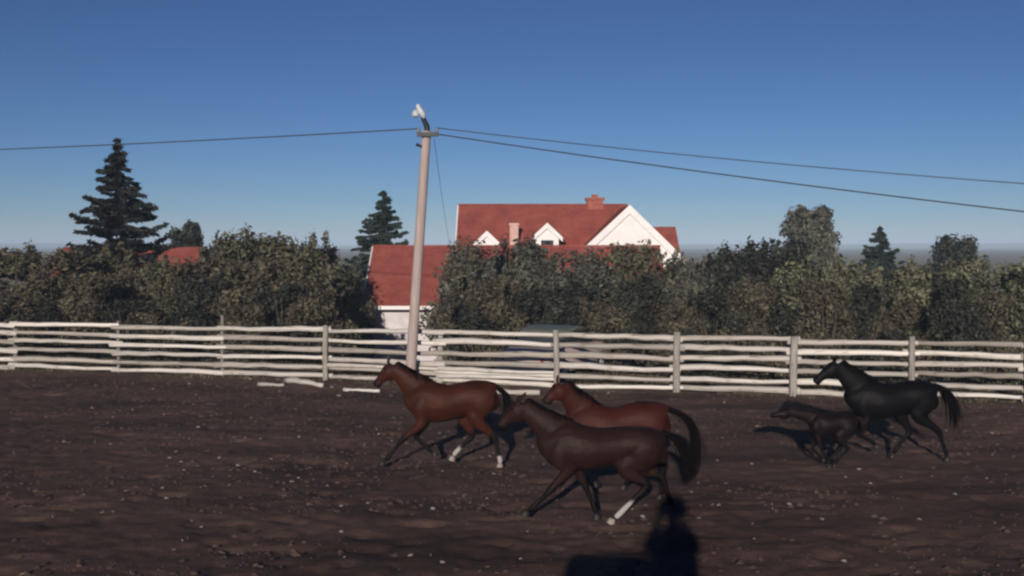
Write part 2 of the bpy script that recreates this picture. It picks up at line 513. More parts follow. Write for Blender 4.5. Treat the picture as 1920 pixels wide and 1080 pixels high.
# --- low front wing: ridge at 467 from px 700, eave at 575
DR, DE = 50.0, 46.4
xl = at(700, 467, DR).x; xr = at(1236, 467, DR).x
zr = at(700, 467, DR).z; ze = at(700, 576, DE).z
bm = bmesh.new()
roof_slab(bm, (xl, DR, zr), (xl, DE, ze), xr - xl)
roof_slab(bm, (xl, DR + 0.01, zr), (xl, DR + 3.4, ze), xr - xl)
add_box(bm, (xl - 0.02, DR - 0.16, zr + 0.12), (xr + 0.02, DR + 0.16, zr + 0.19))
low_roof = from_bm('wing_roof', bm, M['roof'], house)
low_roof['label'] = 'low red front roof beside the pole'
bm = bmesh.new()   # barge boards and gutter
for xx in (xl - 0.06, xr):
    for (ya, yb) in ((DE, DR), (DR + 3.4, DR + 0.02)):
        add_prism(bm, [Vector((xx, ya, ze - 0.16)), Vector((xx, yb, zr - 0.16)), Vector((xx, yb, zr + 0.13)), Vector((xx, ya, ze + 0.13))], (0.06, 0, 0))
add_box(bm, (xl, DE - 0.10, ze - 0.10), (xr, DE - 0.002, ze + 0.06))
from_bm('eave_trim', bm, M['white'], low_roof)
bm = bmesh.new()
wy = DE + 0.55
add_box(bm, (xl + 0.45, wy, GH - 0.4), (xr - 0.45, wy + 0.2, ze + 0.30))
add_prism(bm, [Vector((xl + 0.45, wy + 0.2, GH - 0.4)), Vector((xl + 0.45, DR + 2.9, GH - 0.4)), Vector((xl + 0.45, DR + 2.9, ze + 0.2)), Vector((xl + 0.45, DR, zr - 0.15)), Vector((xl + 0.45, wy + 0.2, ze + 0.28))], (0.2, 0, 0))
add_prism(bm, [Vector((xr - 0.65, wy + 0.2, GH - 0.4)), Vector((xr - 0.65, DR + 2.9, GH - 0.4)), Vector((xr - 0.65, DR + 2.9, ze + 0.2)), Vector((xr - 0.65, DR, zr - 0.15)), Vector((xr - 0.65, wy + 0.2, ze + 0.28))], (0.2, 0, 0))
wing_wall = from_bm('wing_wall', bm, M['whitewall'], house)
for xw in (xl + 4.2, xl + 6.9, xl + 9.6):
    window_part(house, xw, xw + 1.1, -0.85, 0.45, wy)
# --- main block
MR, ME_ = 56.0, 51.6
mxl = at(860, 388, MR).x; mxr = at(1176, 388, MR).x
mzr = at(860, 389, MR).z
mze = mzr - (MR - ME_) * 0.80
bm = bmesh.new()
roof_slab(bm, (mxl, MR, mzr), (mxl, ME_, mze), mxr - mxl)
roof_slab(bm, (mxl, MR + 0.01, mzr), (mxl, MR + 4.4, mze), mxr - mxl)
add_box(bm, (mxl - 0.02, MR - 0.16, mzr + 0.12), (mxr, MR + 0.16, mzr + 0.19))
main_roof = from_bm('main_roof', bm, M['roof'], house)
bm = bmesh.new()
for (ya, yb) in ((ME_, MR), (MR + 4.4, MR + 0.02)):
    add_prism(bm, [Vector((mxl - 0.07, ya, mze - 0.16)), Vector((mxl - 0.07, yb, mzr - 0.16)), Vector((mxl - 0.07, yb, mzr + 0.12)), Vector((mxl - 0.07, ya, mze + 0.12))], (0.07, 0, 0))
from_bm('barge_board', bm, M['white'], main_roof)
bm = bmesh.new()
poly = [Vector((mxl + 0.3, ME_ + 0.4, GH - 0.4)), Vector((mxl + 0.3, MR + 4.0, GH - 0.4)), Vector((mxl + 0.3, MR + 4.0, mze + 0.2)), Vector((mxl + 0.3, MR, mzr - 0.12)), Vector((mxl + 0.3, ME_ + 0.4, mze + 0.2))]
add_prism(bm, poly, (mxr - mxl - 0.6, 0, 0))
from_bm('main_wall', bm, M['white'], house)
# --- cross gable facing the corral
GY = 51.2
gp = at(1181, 386, GY); gl = at(1094, 471, GY); gr = at(1280, 487, GY)
slope_l = (gp.z - gl.z) / (gp.x - gl.x); slope_r = (gp.z - gr.z) / (gr.x - gp.x)
bm = bmesh.new()
bz = gl.z - 0.55
def gx(z, side):
    return gp.x - (gp.z - z) / slope_l if side < 0 else gp.x + (gp.z - z) / slope_r
add_prism(bm, [Vector((gx(bz, -1) + 0.1, GY + 0.125, GH - 0.4)), Vector((gx(bz, 1) - 0.1, GY + 0.125, GH - 0.4)), Vector((gx(bz, 1) - 0.1, GY + 0.125, bz + 0.05)), Vector((gp.x, GY + 0.125, gp.z - 0.1)), Vector((gx(bz, -1) + 0.1, GY + 0.125, bz + 0.05))], (0, 0.25, 0))
from_bm('gable_wall', bm, M['white'], house)
bm = bmesh.new()
nl = Vector((-slope_l, 0, 1)).normalized() * 0.14; nr = Vector((slope_r, 0, 1)).normalized() * 0.14
pl = Vector((gx(bz, -1), GY + 0.12, bz)); pr = Vector((gx(bz, 1), GY + 0.12, bz)); pp = Vector((gp.x, GY + 0.12, gp.z - 0.12))
add_prism(bm, [pp, pl, pl + nl, Vector((gp.x, GY + 0.12, gp.z + 0.04))], (0, MR - GY, 0))
add_prism(bm, [pp + Vector((0.003, 0, 0)), pr, pr + nr, Vector((gp.x + 0.003, GY + 0.12, gp.z + 0.04))], (0, MR - GY, 0))
groof = from_bm('gable_roof', bm, M['roof'], house)
bm = bmesh.new()
ppf = pp + Vector((0, -0.12, 0)); plf = pl + Vector((0, -0.12, 0)); prf = pr + Vector((0, -0.12, 0))
dn = Vector((0, 0, -0.26)); up = Vector((0, 0, 0.17))
add_prism(bm, [plf + dn, ppf + dn, ppf + up, plf + up], (0, 0.115, 0))
add_prism(bm, [ppf + dn + Vector((0.002, 0, 0)), prf + dn, prf + up, ppf + up + Vector((0.002, 0, 0))], (0, 0.115, 0))
from_bm('barge_board', bm, M['white'], groof)
# --- lower block right of the gable
ex0 = gp.x + 0.6; ex1 = at(1266, 430, 57).x; ezr = at(1266, 429, 57).z
bm = bmesh.new()
roof_slab(bm, (ex0, 57, ezr), (ex0, 53.4, ezr - 2.9), ex1 - ex0)
roof_slab(bm, (ex0, 57.01, ezr), (ex0, 60.6, ezr - 2.9), ex1 - ex0)
end_roof = from_bm('end_roof', bm, M['roof'], house)
bm = bmesh.new()
add_prism(bm, [Vector((ex0, 53.8, GH - 0.4)), Vector((ex0, 60.2, GH - 0.4)), Vector((ex0, 60.2, ezr - 2.7)), Vector((ex0, 57, ezr - 0.12)), Vector((ex0, 53.8, ezr - 2.7))], (ex1 - ex0 - 0.2, 0, 0))
from_bm('end_wall', bm, M['white'], house)
# --- dormers on the main roof
def roof_z(y): return mzr + 0.12 - (MR - y) * (mzr - mze) / (MR - ME_)
def dormer(pc, ptop, pw, Yf):
    c = at(pc, ptop, Yf); hw = pw / 2 / F * Yf
    ztop = c.z; zeave = ztop - hw * 0.92
    zb = roof_z(Yf) - 0.25
    back = MR - (mzr + 0.12 - ztop) / ((mzr - mze) / (MR - ME_)) + 0.15
    d = from_bm('dormer', (lambda b_: (add_prism(b_, [Vector((c.x - hw * 0.74, Yf, zb)), Vector((c.x + hw * 0.74, Yf, zb)), Vector((c.x + hw * 0.74, Yf, zeave + 0.05)), Vector((c.x, Yf, ztop - 0.12)), Vector((c.x - hw * 0.74, Yf, zeave + 0.05))], (0, back - Yf, 0)), b_)[1])(bmesh.new()), M['white'], house)
    b_ = bmesh.new()
    for s in (-1, 1):
        q = Vector((c.x + s * hw, Yf - 0.06, zeave - 0.08)); p = Vector((c.x + s * 0.002, Yf - 0.06, ztop - 0.09))
        n = Vector((s * 0.62, 0, 0.78)) * 0.10
        add_prism(b_, [p, q, q + n, Vector((c.x + s * 0.002, Yf - 0.06, ztop + 0.03))], (0, back - Yf + 0.1, 0))
    from_bm('dormer_roof', b_, M['roof'], d)
    b_ = bmesh.new()
    for s in (-1, 1):
        q = Vector((c.x + s * hw, Yf - 0.125, zeave - 0.20)); p = Vector((c.x + s * 0.002, Yf - 0.125, ztop - 0.24))
        add_prism(b_, [p, q, q + Vector((0, 0, 0.22)), p + Vector((0, 0, 0.28))], (0, 0.07, 0))
    from_bm('barge_board', b_, M['white'], d)
    b_ = bmesh.new(); ww = hw * 0.40; zw0 = max(zb + 0.18, zeave - 0.95)
    add_box(b_, (c.x - ww, Yf - 0.03, zw0), (c.x + ww, Yf + 0.02, zeave - 0.12))
    from_bm('pane', b_, M['glass'], d)
    return d
dormer(913, 434, 50, 52.2)
dormer(1026, 419, 58, 52.2)
# chimneys
bm = bmesh.new(); c = at(1115, 372, MR); add_box(bm, (c.x - 0.42, MR - 0.35, mzr - 0.4), (c.x + 0.42, MR + 0.35, c.z - 0.10)); add_box(bm, (c.x - 0.49, MR - 0.42, c.z - 0.098), (c.x + 0.49, MR + 0.42, c.z + 0.03))
ch = from_bm('ridge_chimney', bm, M['brick'], house)
bm = bmesh.new(); add_box(bm, (c.x - 0.15, MR - 0.15, c.z + 0.03), (c.x + 0.15, MR + 0.15, c.z + 0.2)); from_bm('chimney_pot', bm, M['brick'], ch)
bm = bmesh.new(); c = at(964, 420, 53.2); add_box(bm, (c.x - 0.21, 53.0, roof_z(53.0) - 0.5), (c.x + 0.21, 53.42, c.z - 0.06)); add_box(bm, (c.x - 0.25, 52.96, c.z - 0.058), (c.x + 0.25, 53.46, c.z + 0.04))
o = from_bm('slope_chimney', bm, M['render'], house); o['label'] = 'pinkish rendered chimney between the dormers'

# outbuilding at the left
shed = empty('outbuilding', (0, 0, 0))
tag(shed, 'small outbuilding with red roof half hidden behind the bushes and dark tree', 'shed')
sR = 58.0; sx0 = at(120, 468, sR).x; sx1 = at(386, 468, sR).x; szr = at(300, 467, sR).z
bm = bmesh.new(); roof_slab(bm, (sx0, sR, szr), (sx0, sR - 3.2, szr - 2.2), sx1 - sx0); roof_slab(bm, (sx0, sR + 0.01, szr), (sx0, sR + 3.2, szr - 2.2), sx1 - sx0)
from_bm('roof', bm, M['roof'], shed)
bm = bmesh.new(); add_prism(bm, [Vector((sx0 + 0.3, sR - 2.8, GH - 0.4)), Vector((sx0 + 0.3, sR + 2.8, GH - 0.4)), Vector((sx0 + 0.3, sR + 2.8, szr - 2.1)), Vector((sx0 + 0.3, sR, szr - 0.12)), Vector((sx0 + 0.3, sR - 2.8, szr - 2.1))], (sx1 - sx0 - 0.6, 0, 0))
from_bm('wall', bm, M['whitewall'], shed)
bm = bmesh.new(); xd = (sx0 + sx1) / 2; add_box(bm, (xd - 0.6, sR - 2.86, GH - 0.3), (xd + 0.6, sR - 2.79, 0.3)); from_bm('door', bm, M['plank'], shed)

# ------------------------------------------------------------------ trees and bushes
def leaf_mesh(name, clumps, n, size, mat, seed, upright=0.0, narrow=0.55):
    """n small leaf sprays spread through clumps (cx,cy,cz,rx,ry,rz); each spray is a folded quad"""
    r = np.random.default_rng(seed)
    C = np.array(clumps, float)
    vol = (C[:, 3] * C[:, 4] * C[:, 5]) ** 0.75
    idx = r.choice(len(C), n, p=vol / vol.sum())
    d = r.normal(size=(n, 3)); d /= np.linalg.norm(d, axis=1)[:, None]
    rad = r.random(n) ** 0.42 * (1 + 0.16 * r.normal(size=n))
    pos = C[idx, :3] + d * C[idx, 3:6] * rad[:, None]
    nrm = d + 0.75 * r.normal(size=(n, 3)); nrm /= np.linalg.norm(nrm, axis=1)[:, None]
    tdir = r.normal(size=(n, 3)); tdir[:, 2] += upright * 2
    tdir -= nrm * (tdir * nrm).sum(1)[:, None]; tdir /= np.linalg.norm(tdir, axis=1)[:, None]
    b = np.cross(nrm, tdir)
    L = size * (0.5 + 1.5 * r.random(n) ** 2); Wd = L * narrow * (0.7 + 0.6 * r.random(n))
    fold = nrm * (L * 0.22 * r.normal(size=n))[:, None]
    p0 = pos - tdir * L[:, None] * 0.5
    p1 = pos + b * Wd[:, None] * 0.5 + fold
    p2 = pos + tdir * L[:, None] * 0.5
    p3 = pos - b * Wd[:, None] * 0.5 + fold
    V = np.stack([p0, p1, p2, p3], 1).reshape(-1, 3)
    me = bpy.data.meshes.new(name)
    me.vertices.add(4 * n); me.vertices.foreach_set('co', V.reshape(-1).astype(np.float32))
    me.loops.add(4 * n); me.loops.foreach_set('vertex_index', np.arange(4 * n, dtype=np.int32))
    me.polygons.add(n)
    me.polygons.foreach_set('loop_start', (np.arange(n) * 4).astype(np.int32))
    me.polygons.foreach_set('loop_total', np.full(n, 4, np.int32))
    me.update(); me.validate()
    me.materials.append(mat)
    return me

def stems_bm(h, w, n, r, thick=0.05):
    bm = bmesh.new()
    for k in range(n):
        a = r.uniform(0, 6.28); rr = r.uniform(0.3, 0.8) * w * 0.5
        x, y = math.cos(a) * rr, math.sin(a) * rr
        pts = [(x * 0.12, y * 0.12, -0.15), (x * 0.3 + r.uniform(-.1, .1), y * 0.3, h * 0.3), (x * 0.65, y * 0.65 + r.uniform(-.1, .1), h * 0.58), (x, y, h * r.uniform(0.75, 0.9))]
        tube(bm, pts, thick * r.uniform(0.7, 1.2), 0.012, 6, 2)
    return bm

# a bush mesh spans 1 x 1 footprint (radius .5) and unit height; four shapes per leaf colour, shared by copies
bush_cache = {}
def bush_meshes(kind, variant):
    key = (kind, variant)
    if key in bush_cache: return bush_cache[key]
    r = random.Random(hash((kind, variant)) % 9999 if False else sum(map(ord, kind)) * 7 + variant)
    H, W = 5.2, 2.9
    cl = []
    for k in range(26):
        t = r.random()
        z = H * (0.04 + 0.84 * t)
        prof = (0.78 + 0.22 * math.sin(t * 3.0)) * (1 - max(0, t - 0.6) * 1.25)
        a = r.uniform(0, 6.28); q = math.sqrt(r.random()) * 0.5 * W * prof
        s = r.uniform(0.26, 0.80)
        cl.append((math.cos(a) * q, math.sin(a) * q, z, s, s, s * r.uniform(0.7, 1.15)))
    for k in range(7):   # shoots breaking the outline
        a = r.uniform(0, 6.28); q = r.uniform(0.1, 0.5) * W
        cl.append((math.cos(a) * q, math.sin(a) * q, H * r.uniform(0.72, 0.95), 0.14, 0.14, 0.38))
    lm = leaf_mesh('foliage', cl, 15000, 0.135, M['leaf_' + kind], 100 + variant * 13 + len(kind), 0.25)
    bm = stems_bm(H, W, 7, r)
    sm = bpy.data.meshes.new('stem'); bm.to_mesh(sm); bm.free(); sm.materials.append(M['bark'])
    bush_cache[key] = (lm, sm, H, W)
    return bush_cache[key]

WORDS = {'olive': 'olive green', 'brown': 'brownish olive', 'grey': 'grey green willowy', 'dark': 'dark green', 'light': 'pale yellowish green'}
def bush(px, ytop, wpx, Y, kind, variant, label, group=None, base=None):
    top = at(px, ytop, Y)
    zb = gz(top.x, Y) - 0.05
    lm, sm, H, W = bush_meshes(kind, variant)
    o = empty('bush', (top.x, Y, zb), variant * 1.3 + px * 0.37)
    tag(o, label, 'bush', group)
    sx = 1.14 * (wpx / F * Y) / W; sz = (top.z - zb) / (H * 0.90)
    for nm, me_ in (('foliage', lm), ('stem', sm)):
        c_ = bpy.data.objects.new(nm, me_); col.objects.link(c_); c_.parent = o
        c_.scale = (sx, sx, sz)
    return o

LB = {
 'e': ('low dark undergrowth bush right behind the rails', 'undergrowth bushes behind the rails'),
}
specs = [
 (-70, 482, 170, 41, 'brown', 2, 'brownish bush, last but one of the row beyond the big black green spruce'),
 (-165, 478, 170, 42, 'olive', 1, 'last olive bush of the row beyond the big black green spruce'),
 (2020, 502, 150, 41, 'light', 3, 'last pale olive bush of the row beyond the broad leafy tree'),
 # px, ytop, width px, depth, colour, variant, label
 (30, 476, 170, 41, 'olive', 0, 'olive bush at the far end of the row beyond the big black green spruce'),
 (110, 486, 160, 40, 'brown', 1, 'brownish bush left of the big black green spruce'),
 (185, 480, 150, 42, 'olive', 2, 'olive bush below the left boughs of the big black green spruce'),
 (248, 492, 140, 41, 'brown', 3, 'brownish bush at the foot of the big black green spruce'),
 (305, 503, 130, 39, 'olive', 1, 'low olive bush below the left end of the red outbuilding roof'),
 (362, 500, 125, 40, 'brown', 0, 'low brownish bush below the dark leafy tree and red outbuilding roof'),
 (418, 464, 135, 43, 'olive', 3, 'olive bush just right of the red outbuilding roof'),
 (497, 449, 165, 44, 'olive', 0, 'tallest broad olive bush between the outbuilding and the pointed spruce'),
 (575, 464, 140, 43, 'olive', 2, 'olive bush right of the tallest one in its row'),
 (455, 505, 140, 38, 'brown', 2, 'lower brown bush in front of the tallest olive bush, towards the outbuilding'),
 (540, 498, 140, 38, 'brown', 3, 'lower brown bush in front of the tallest olive bush, towards the spruce'),
 (612, 484, 100, 44.5, 'brown', 1, 'brownish bush just left of the pointed spruce'),
 (660, 516, 58, 45.6, 'olive', 1, 'small olive bush against the left end of the low red roof'),
 (866, 490, 84, 42, 'brown', 0, 'brownish bush right of the utility pole covering the low red roof'),
 (893, 482, 140, 42, 'grey', 1, 'grey green willow bush below the smaller dormer'),
 (968, 466, 150, 43, 'grey', 2, 'grey green willow bush below the pinkish chimney'),
 (1045, 492, 140, 42, 'grey', 3, 'grey green willow bush below the larger dormer'),
 (1120, 494, 140, 43, 'grey', 0, 'grey green willow bush below the left foot of the white gable'),
 (1188, 476, 140, 42, 'olive', 1, 'olive bush rising in front of the white gable'),
 (1252, 494, 120, 41, 'olive', 2, 'olive bush below the right foot of the white gable'),
 (1294, 500, 90, 40, 'grey', 2, 'narrow grey bush just right of the farmhouse'),
 (930, 530, 130, 38, 'grey', 0, 'lower grey willow bush in front, left of the parked car'),
 (1080, 540, 130, 37.5, 'dark', 1, 'lower dark bush behind the parked car roof'),
 (1215, 530, 130, 38, 'grey', 3, 'lower grey willow bush in front of the gable bushes'),
 (1350, 490, 130, 41, 'dark', 0, 'dark green bush nearest the farmhouse in the dark clump'),
 (1403, 473, 140, 42, 'dark', 1, 'tallest dark green bush in the middle of the dark clump'),
 (1458, 482, 125, 41, 'dark', 2, 'dark green bush of the dark clump beside the round tree'),
 (1515, 516, 120, 40, 'light', 0, 'pale olive bush below the left side of the round tree'),
 (1574, 506, 140, 41, 'light', 1, 'pale olive bush below the right side of the round tree'),
 (1640, 522, 140, 40, 'light', 2, 'pale olive bush below the small spruce'),
 (1712, 505, 150, 41, 'light', 3, 'pale olive bush right of the small spruce'),
 (1790, 512, 150, 40, 'light', 0, 'pale olive bush below the broad leafy tree right of the spruce'),
 (1868, 500, 150, 42, 'light', 1, 'pale olive bush right of the broad leafy tree'),
 (1935, 508, 130, 40, 'light', 2, 'pale olive bush at the end of the row beyond the broad tree'),
]
for k, s in enumerate(specs):
    bush(*s[:6], s[6], 'bushes behind the rail fence')
under = [20, 95, 165, 240, 310, 385, 455, 530, 585, 888, 915, 985, 1130, 1200, 1270, 1340, 1410, 1480, 1550, 1620, 1700, 1780, 1860]
for k, px in enumerate(under):
    bush(px, 556 + 26 * math.sin(k * 2.3), 105, fence_point(px).y + 5.2 + (k % 3) * 0.7, 'dark' if k % 2 else 'brown', k % 4, *LB['e'])

def tree_limbs(h, w, r, forks, thick):
    bm = bmesh.new()
    tube(bm, [(0, 0, -0.3), (r.uniform(-.1, .1), r.uniform(-.1, .1), h * 0.25), (r.uniform(-.2, .2), r.uniform(-.2, .2), h * 0.55), (0.05, 0.05, h * 0.9)], thick, 0.03, 8, 3)
    for k in range(forks):
        z0 = h * r.uniform(0.18, 0.6); a = r.uniform(0, 6.28); L = w * r.uniform(0.3, 0.46)
        tube(bm, [(0, 0, z0), (math.cos(a) * L * 0.45, math.sin(a) * L * 0.45, z0 + h * 0.14), (math.cos(a) * L, math.sin(a) * L, z0 + h * r.uniform(0.2, 0.34))], thick * 0.45, 0.015, 6, 2)
    return bm

def round_tree(px, ytop, wpx, Y, kind, label, seed, low=0.28, n=9000, leaf=0.2):
    top = at(px, ytop, Y); zb = gz(top.x, Y); h = top.z - zb; w = wpx / F * Y
    r = random.Random(seed)
    o = empty('leafy_tree', (top.x, Y, zb)); tag(o, label, 'tree')
    from_bm('trunk', tree_limbs(h, w, r, 9, 0.16), M['bark'], o, True)
    cl = []
    for k in range(60):
        t = r.random()
        z = h * (low + (0.93 - low) * t)
        prof = math.sin(math.pi * (0.16 + 0.76 * t)) ** 0.7
        a = r.uniform(0, 6.28); q = math.sqrt(r.random()) * 0.42 * w * prof
        s = w * r.uniform(0.09, 0.17)
        cl.append((math.cos(a) * q, math.sin(a) * q, z, s, s, s * 1.05))
    link('crown', leaf_mesh('crown', cl, n, leaf, M['leaf_' + kind], seed, 0.2), None, o)
    return o

def spruce(px, ytop, wpx, Y, label, seed, mat='needle', whorls=38, lean=0.0):
    top = at(px, ytop, Y); zb = gz(top.x, Y); h = top.z - zb; w = wpx / F * Y
    r = random.Random(seed); q = np.random.default_rng(seed)
    o = empty('spruce_tree', (top.x, Y, zb)); tag(o, label, 'tree')
    bm = bmesh.new(); tube(bm, [(0, 0, -0.3), (0, 0, h * 0.5), (lean, 0, h * 0.99)], 0.17, 0.02, 8, 2)
    P = []; Dn = []
    limb = bm
    for k in range(whorls):
        t = k / (whorls - 1)
        z = h * (0.06 + 0.92 * t)
        L0 = 0.5 * w * (1 - t) ** 0.85 + 0.10
        nb = int(12 - 6 * t)
        for b_ in range(nb):
            a = r.uniform(0, 6.28); L = L0 * r.uniform(0.5, 1.22)
            z = h * (0.06 + 0.92 * t) + r.uniform(-1, 1) * h * 0.024; lift = r.uniform(-0.12, 0.30)
            dx, dy = math.cos(a), math.sin(a)
            tube(limb, [(lean * t, 0, z), (dx * L * 0.6, dy * L * 0.6, z - L * (0.20 - lift * 0.36)), (dx * L, dy * L, z - L * (0.16 - lift))], 0.022, 0.006, 4, 1)
            m_ = int(20 + 70 * L)
            s = q.random(m_) ** 0.8
            off = (q.random(m_) - 0.5) * 0.55 * L * (1.05 - s)
            px_ = dx * L * s - dy * off + lean * t; py_ = dy * L * s + dx * off
            pz_ = z - L * (0.34 * s - (0.18 + lift) * s * s) - 0.10 * q.random(m_) - np.abs(off) * 0.25
            P.append(np.stack([px_, py_, pz_], 1))
            dd = np.stack([dx * np.ones(m_) * 0.8 - dy * np.sign(off) * 0.6, dy * np.ones(m_) * 0.8 + dx * np.sign(off) * 0.6, -0.35 + 0.3 * q.normal(size=m_)], 1)
            Dn.append(dd)
    P = np.concatenate(P); Dn = np.concatenate(Dn); Dn /= np.linalg.norm(Dn, axis=1)[:, None]
    n = len(P)
    side = np.cross(Dn, q.normal(size=(n, 3))); side /= np.linalg.norm(side, axis=1)[:, None]
    Lf = 0.30 * (0.6 + 0.8 * q.random(n)); Wf = 0.11 * (0.7 + 0.6 * q.random(n))
    V = np.stack([P - Dn * Lf[:, None] * 0.5, P + side * Wf[:, None] * 0.5, P + Dn * Lf[:, None] * 0.5, P - side * Wf[:, None] * 0.5], 1).reshape(-1, 3)
    me = bpy.data.meshes.new('needles')
    me.from_pydata(V.tolist(), [], np.arange(4 * n).reshape(-1, 4).tolist()); me.materials.append(M[mat])
    link('needles', me, None, o)
    from_bm('trunk', limb, M['bark'], o, True)
    return o

round_tree(1521, 387, 142, 70, 'grey', 'tall round crowned leafy tree standing alone above the pale bushes', 5, 0.30, 22000, 0.24)
round_tree(345, 405, 96, 66, 'dark', 'small dark leafy tree above the red outbuilding roof', 9, 0.2, 12000, 0.22)
spruce(719, 354, 245, 58, 'pointed dark spruce between the pole and the bushes, left of the red roof', 21)
spruce(228, 262, 330, 46, 'big black green spruce towering over the red outbuilding', 33, 'needle_dark', 40, -0.2)
spruce(1650, 424, 190, 64, 'small spruce right of the round leafy tree', 41)
round_tree(1420, 480, 60, 75, 'dark', 'distant dark treetop rising behind the dark green bushes', 61, 0.2, 3000, 0.25)
round_tree(1790, 440, 120, 74, 'dark', 'broad leafy tree right of the small spruce', 62, 0.25, 7000, 0.24)

# ------------------------------------------------------------------ rail fence
fence = empty('rail_fence', (0, 0, 0))
tag(fence, 'long fence of six pale weathered log rails on posts around the corral', 'fence')
rail_meshes = []
for v in range(7):
    bm = bmesh.new(); r = random.Random(50 + v)
    n = 8; L = 1.0
    rows = []
    for k in range(n):
        t = k / (n - 1)
        rr = 0.052 - 0.012 * t + r.uniform(-0.004, 0.004)
        rows.append((t - 0.5, r.uniform(-0.008, 0.008), r.uniform(-0.014, 0.014) + 0.014 * math.sin(t * 3.1 + v), rr, rr))
    loft(bm, rows, 8, 1)
    me_ = bpy.data.meshes.new('rail'); bmesh.ops.recalc_face_normals(bm, faces=bm.faces[:]); bm.to_mesh(me_); bm.free()
    me_.polygons.foreach_set('use_smooth', [True] * len(me_.polygons))
    me_.materials.append(M['rail'] if v % 3 else M['rail_grey'])
    rail_meshes.append(me_)
def put_rail(a, b, k, name='rail', parent=None, thick=1.0):
    o = bpy.data.objects.new(name, rail_meshes[k % 7]); col.objects.link(o); o.parent = parent
    a = Vector(a); b = Vector(b); d = b - a
    o.location = (a + b) / 2
    o.rotation_euler = (0, -math.atan2(d.z, math.hypot(d.x, d.y)), math.atan2(d.y, d.x))
    o.scale = (d.length, thick, thick)
    return o
post_px = [-570, -375, -180, 20, 215, 411, 612, 822, 1046, 1271, 1490, 1712, 1930, 2135, 2340]
post_front = {411: False, 215: False, 20: False, 822: False}
post_h = {411: 1.78, 612: 1.55, 1046: 1.56, 1271: 1.56, 1490: 1.50}
heights = [1.40, 1.13, 0.86, 0.595, 0.325, 0.095]
fr = random.Random(3)
PP = [fence_point(p) for p in post_px]
for i_, (p, q) in enumerate(zip(post_px, PP)):
    bm = bmesh.new()
    h = post_h.get(p, 1.5 + fr.uniform(-0.04, 0.08)); rad = 0.10 if p in (1271, 1490) else (0.06 if p in (411, 215) else 0.08)
    side = -1 if post_front.get(p, True) else 1
    lx, ly = fr.uniform(-.03, .03), fr.uniform(-.02, .02)
    tube(bm, [(0, 0, -0.4), (0, 0, h * 0.5), (lx, ly, h)], rad, rad * 0.88, 9, 2, 0.05)
    o = from_bm('post', bm, M['post'], fence, True)
    b_ = q + FNOR * (side * (rad + 0.055))
    o.location = (b_.x, b_.y, gz(b_.x, b_.y))
cnt = 0
for i_ in range(len(PP) - 1):
    a, b = PP[i_], PP[i_ + 1]
    d = (b - a).normalized()
    jog = 0.022 * (1 if i_ % 2 else -1)
    for h in heights:
        za = gz(a.x, a.y) + h + fr.uniform(-0.025, 0.025) + jog * 0.6
        zb = gz(b.x, b.y) + h + fr.uniform(-0.025, 0.025) + jog * 0.6
        shift = FNOR * (0.012 if i_ % 2 else -0.012) + FNOR * fr.uniform(-.01, .01)
        e0, e1 = fr.uniform(0.06, 0.22), fr.uniform(0.06, 0.22)
        pa = a + shift - d * e0; pb = b + shift + d * e1
        # neighbouring sections pass each other at the post: stagger in height
        if fr.random() < 0.5: pa, pb, za, zb = pb, pa, zb, za
        put_rail((pa.x, pa.y, max(za, 0.055)), (pb.x, pb.y, max(zb, 0.055)), cnt, 'rail', fence, fr.uniform(1.25, 1.7)); cnt += 1
# doubled lower rails in two sections
for (s0, s1, h0, h1) in ((6, 7, 0.43, 0.40), (7, 8, 0.22, 0.24), (7, 8, 0.42, 0.41)):
    a, b = PP[s0] - FNOR * 0.11, PP[s1] - FNOR * 0.11
    put_rail((a.x, a.y, h0), (b.x, b.y, h1), cnt, 'rail', fence, 1.15); cnt += 1

# loose logs on the ground in front
def loose_log(px0, py0, px1, py1, rad, label, k):
    a = on_ground(px0, py0); b = on_ground(px1, py1)
    a.z = gz(a.x, a.y) + rad * 0.8; b.z = gz(b.x, b.y) + rad * 0.8
    o = put_rail(a, b, k, 'fallen_log', None, rad / 0.048)
    tag(o, label, 'log')
    return o
loose_log(536, 716, 606, 726, 0.075, 'short pale log lying askew on the dirt left of the pole fence section', 1)
loose_log(484, 722, 533, 724, 0.05, 'thin grey stick beside the short pale log', 3)
loose_log(838, 733, 1012, 741, 0.09, 'long pale log lying along the fence foot behind the horses', 2)
loose_log(645, 731, 712, 736, 0.045, 'thin pale pole lying under the bottom rail near the lead horse', 4)

# ------------------------------------------------------------------ utility pole, lamp, wires
pb_ = fence_point(769) - FNOR * 0.55
PY = pb_.y
base = Vector((at(767, 460, PY).x, PY, gz(pb_.x, PY)))
topp = at(800, 246, PY)
upole = empty('utility_pole', base)
tag(upole, 'leaning sun bleached utility pole with small crossarm in front of the fence', 'utility pole')
ax = topp - base
bm = bmesh.new(); tube(bm, [ax * -0.08, ax * 0.33, ax * 0.66, ax], 0.150, 0.125, 12, 3, 0.012)
from_bm('shaft', bm, M['pole'], upole, True)
an = ax.normalized()
bm = bmesh.new()
c = ax - an * 0.10
add_box(bm, (c.x - 0.24, c.y - 0.21, c.z - 0.06), (c.x + 0.34, c.y - 0.12, c.z + 0.05))
xarm = from_bm('crossarm', bm, M['darkmetal'], upole)
ins_pts = []
for dx in (-0.2, 0.29):
    bm = bmesh.new(); p = Vector((c.x + dx, c.y - 0.165, c.z + 0.05))
    loft(bm, [(p.x, p.y, p.z - 0.01, .03, .03), (p.x, p.y, p.z + .04, .05, .05), (p.x, p.y, p.z + .07, .035, .035), (p.x, p.y, p.z + .11, .045, .045), (p.x, p.y, p.z + .14, .02, .02)], 10, 1)
    from_bm('insulator', bm, M['ceramic'], upole, True); ins_pts.append(base + p + Vector((0, 0, .1)))
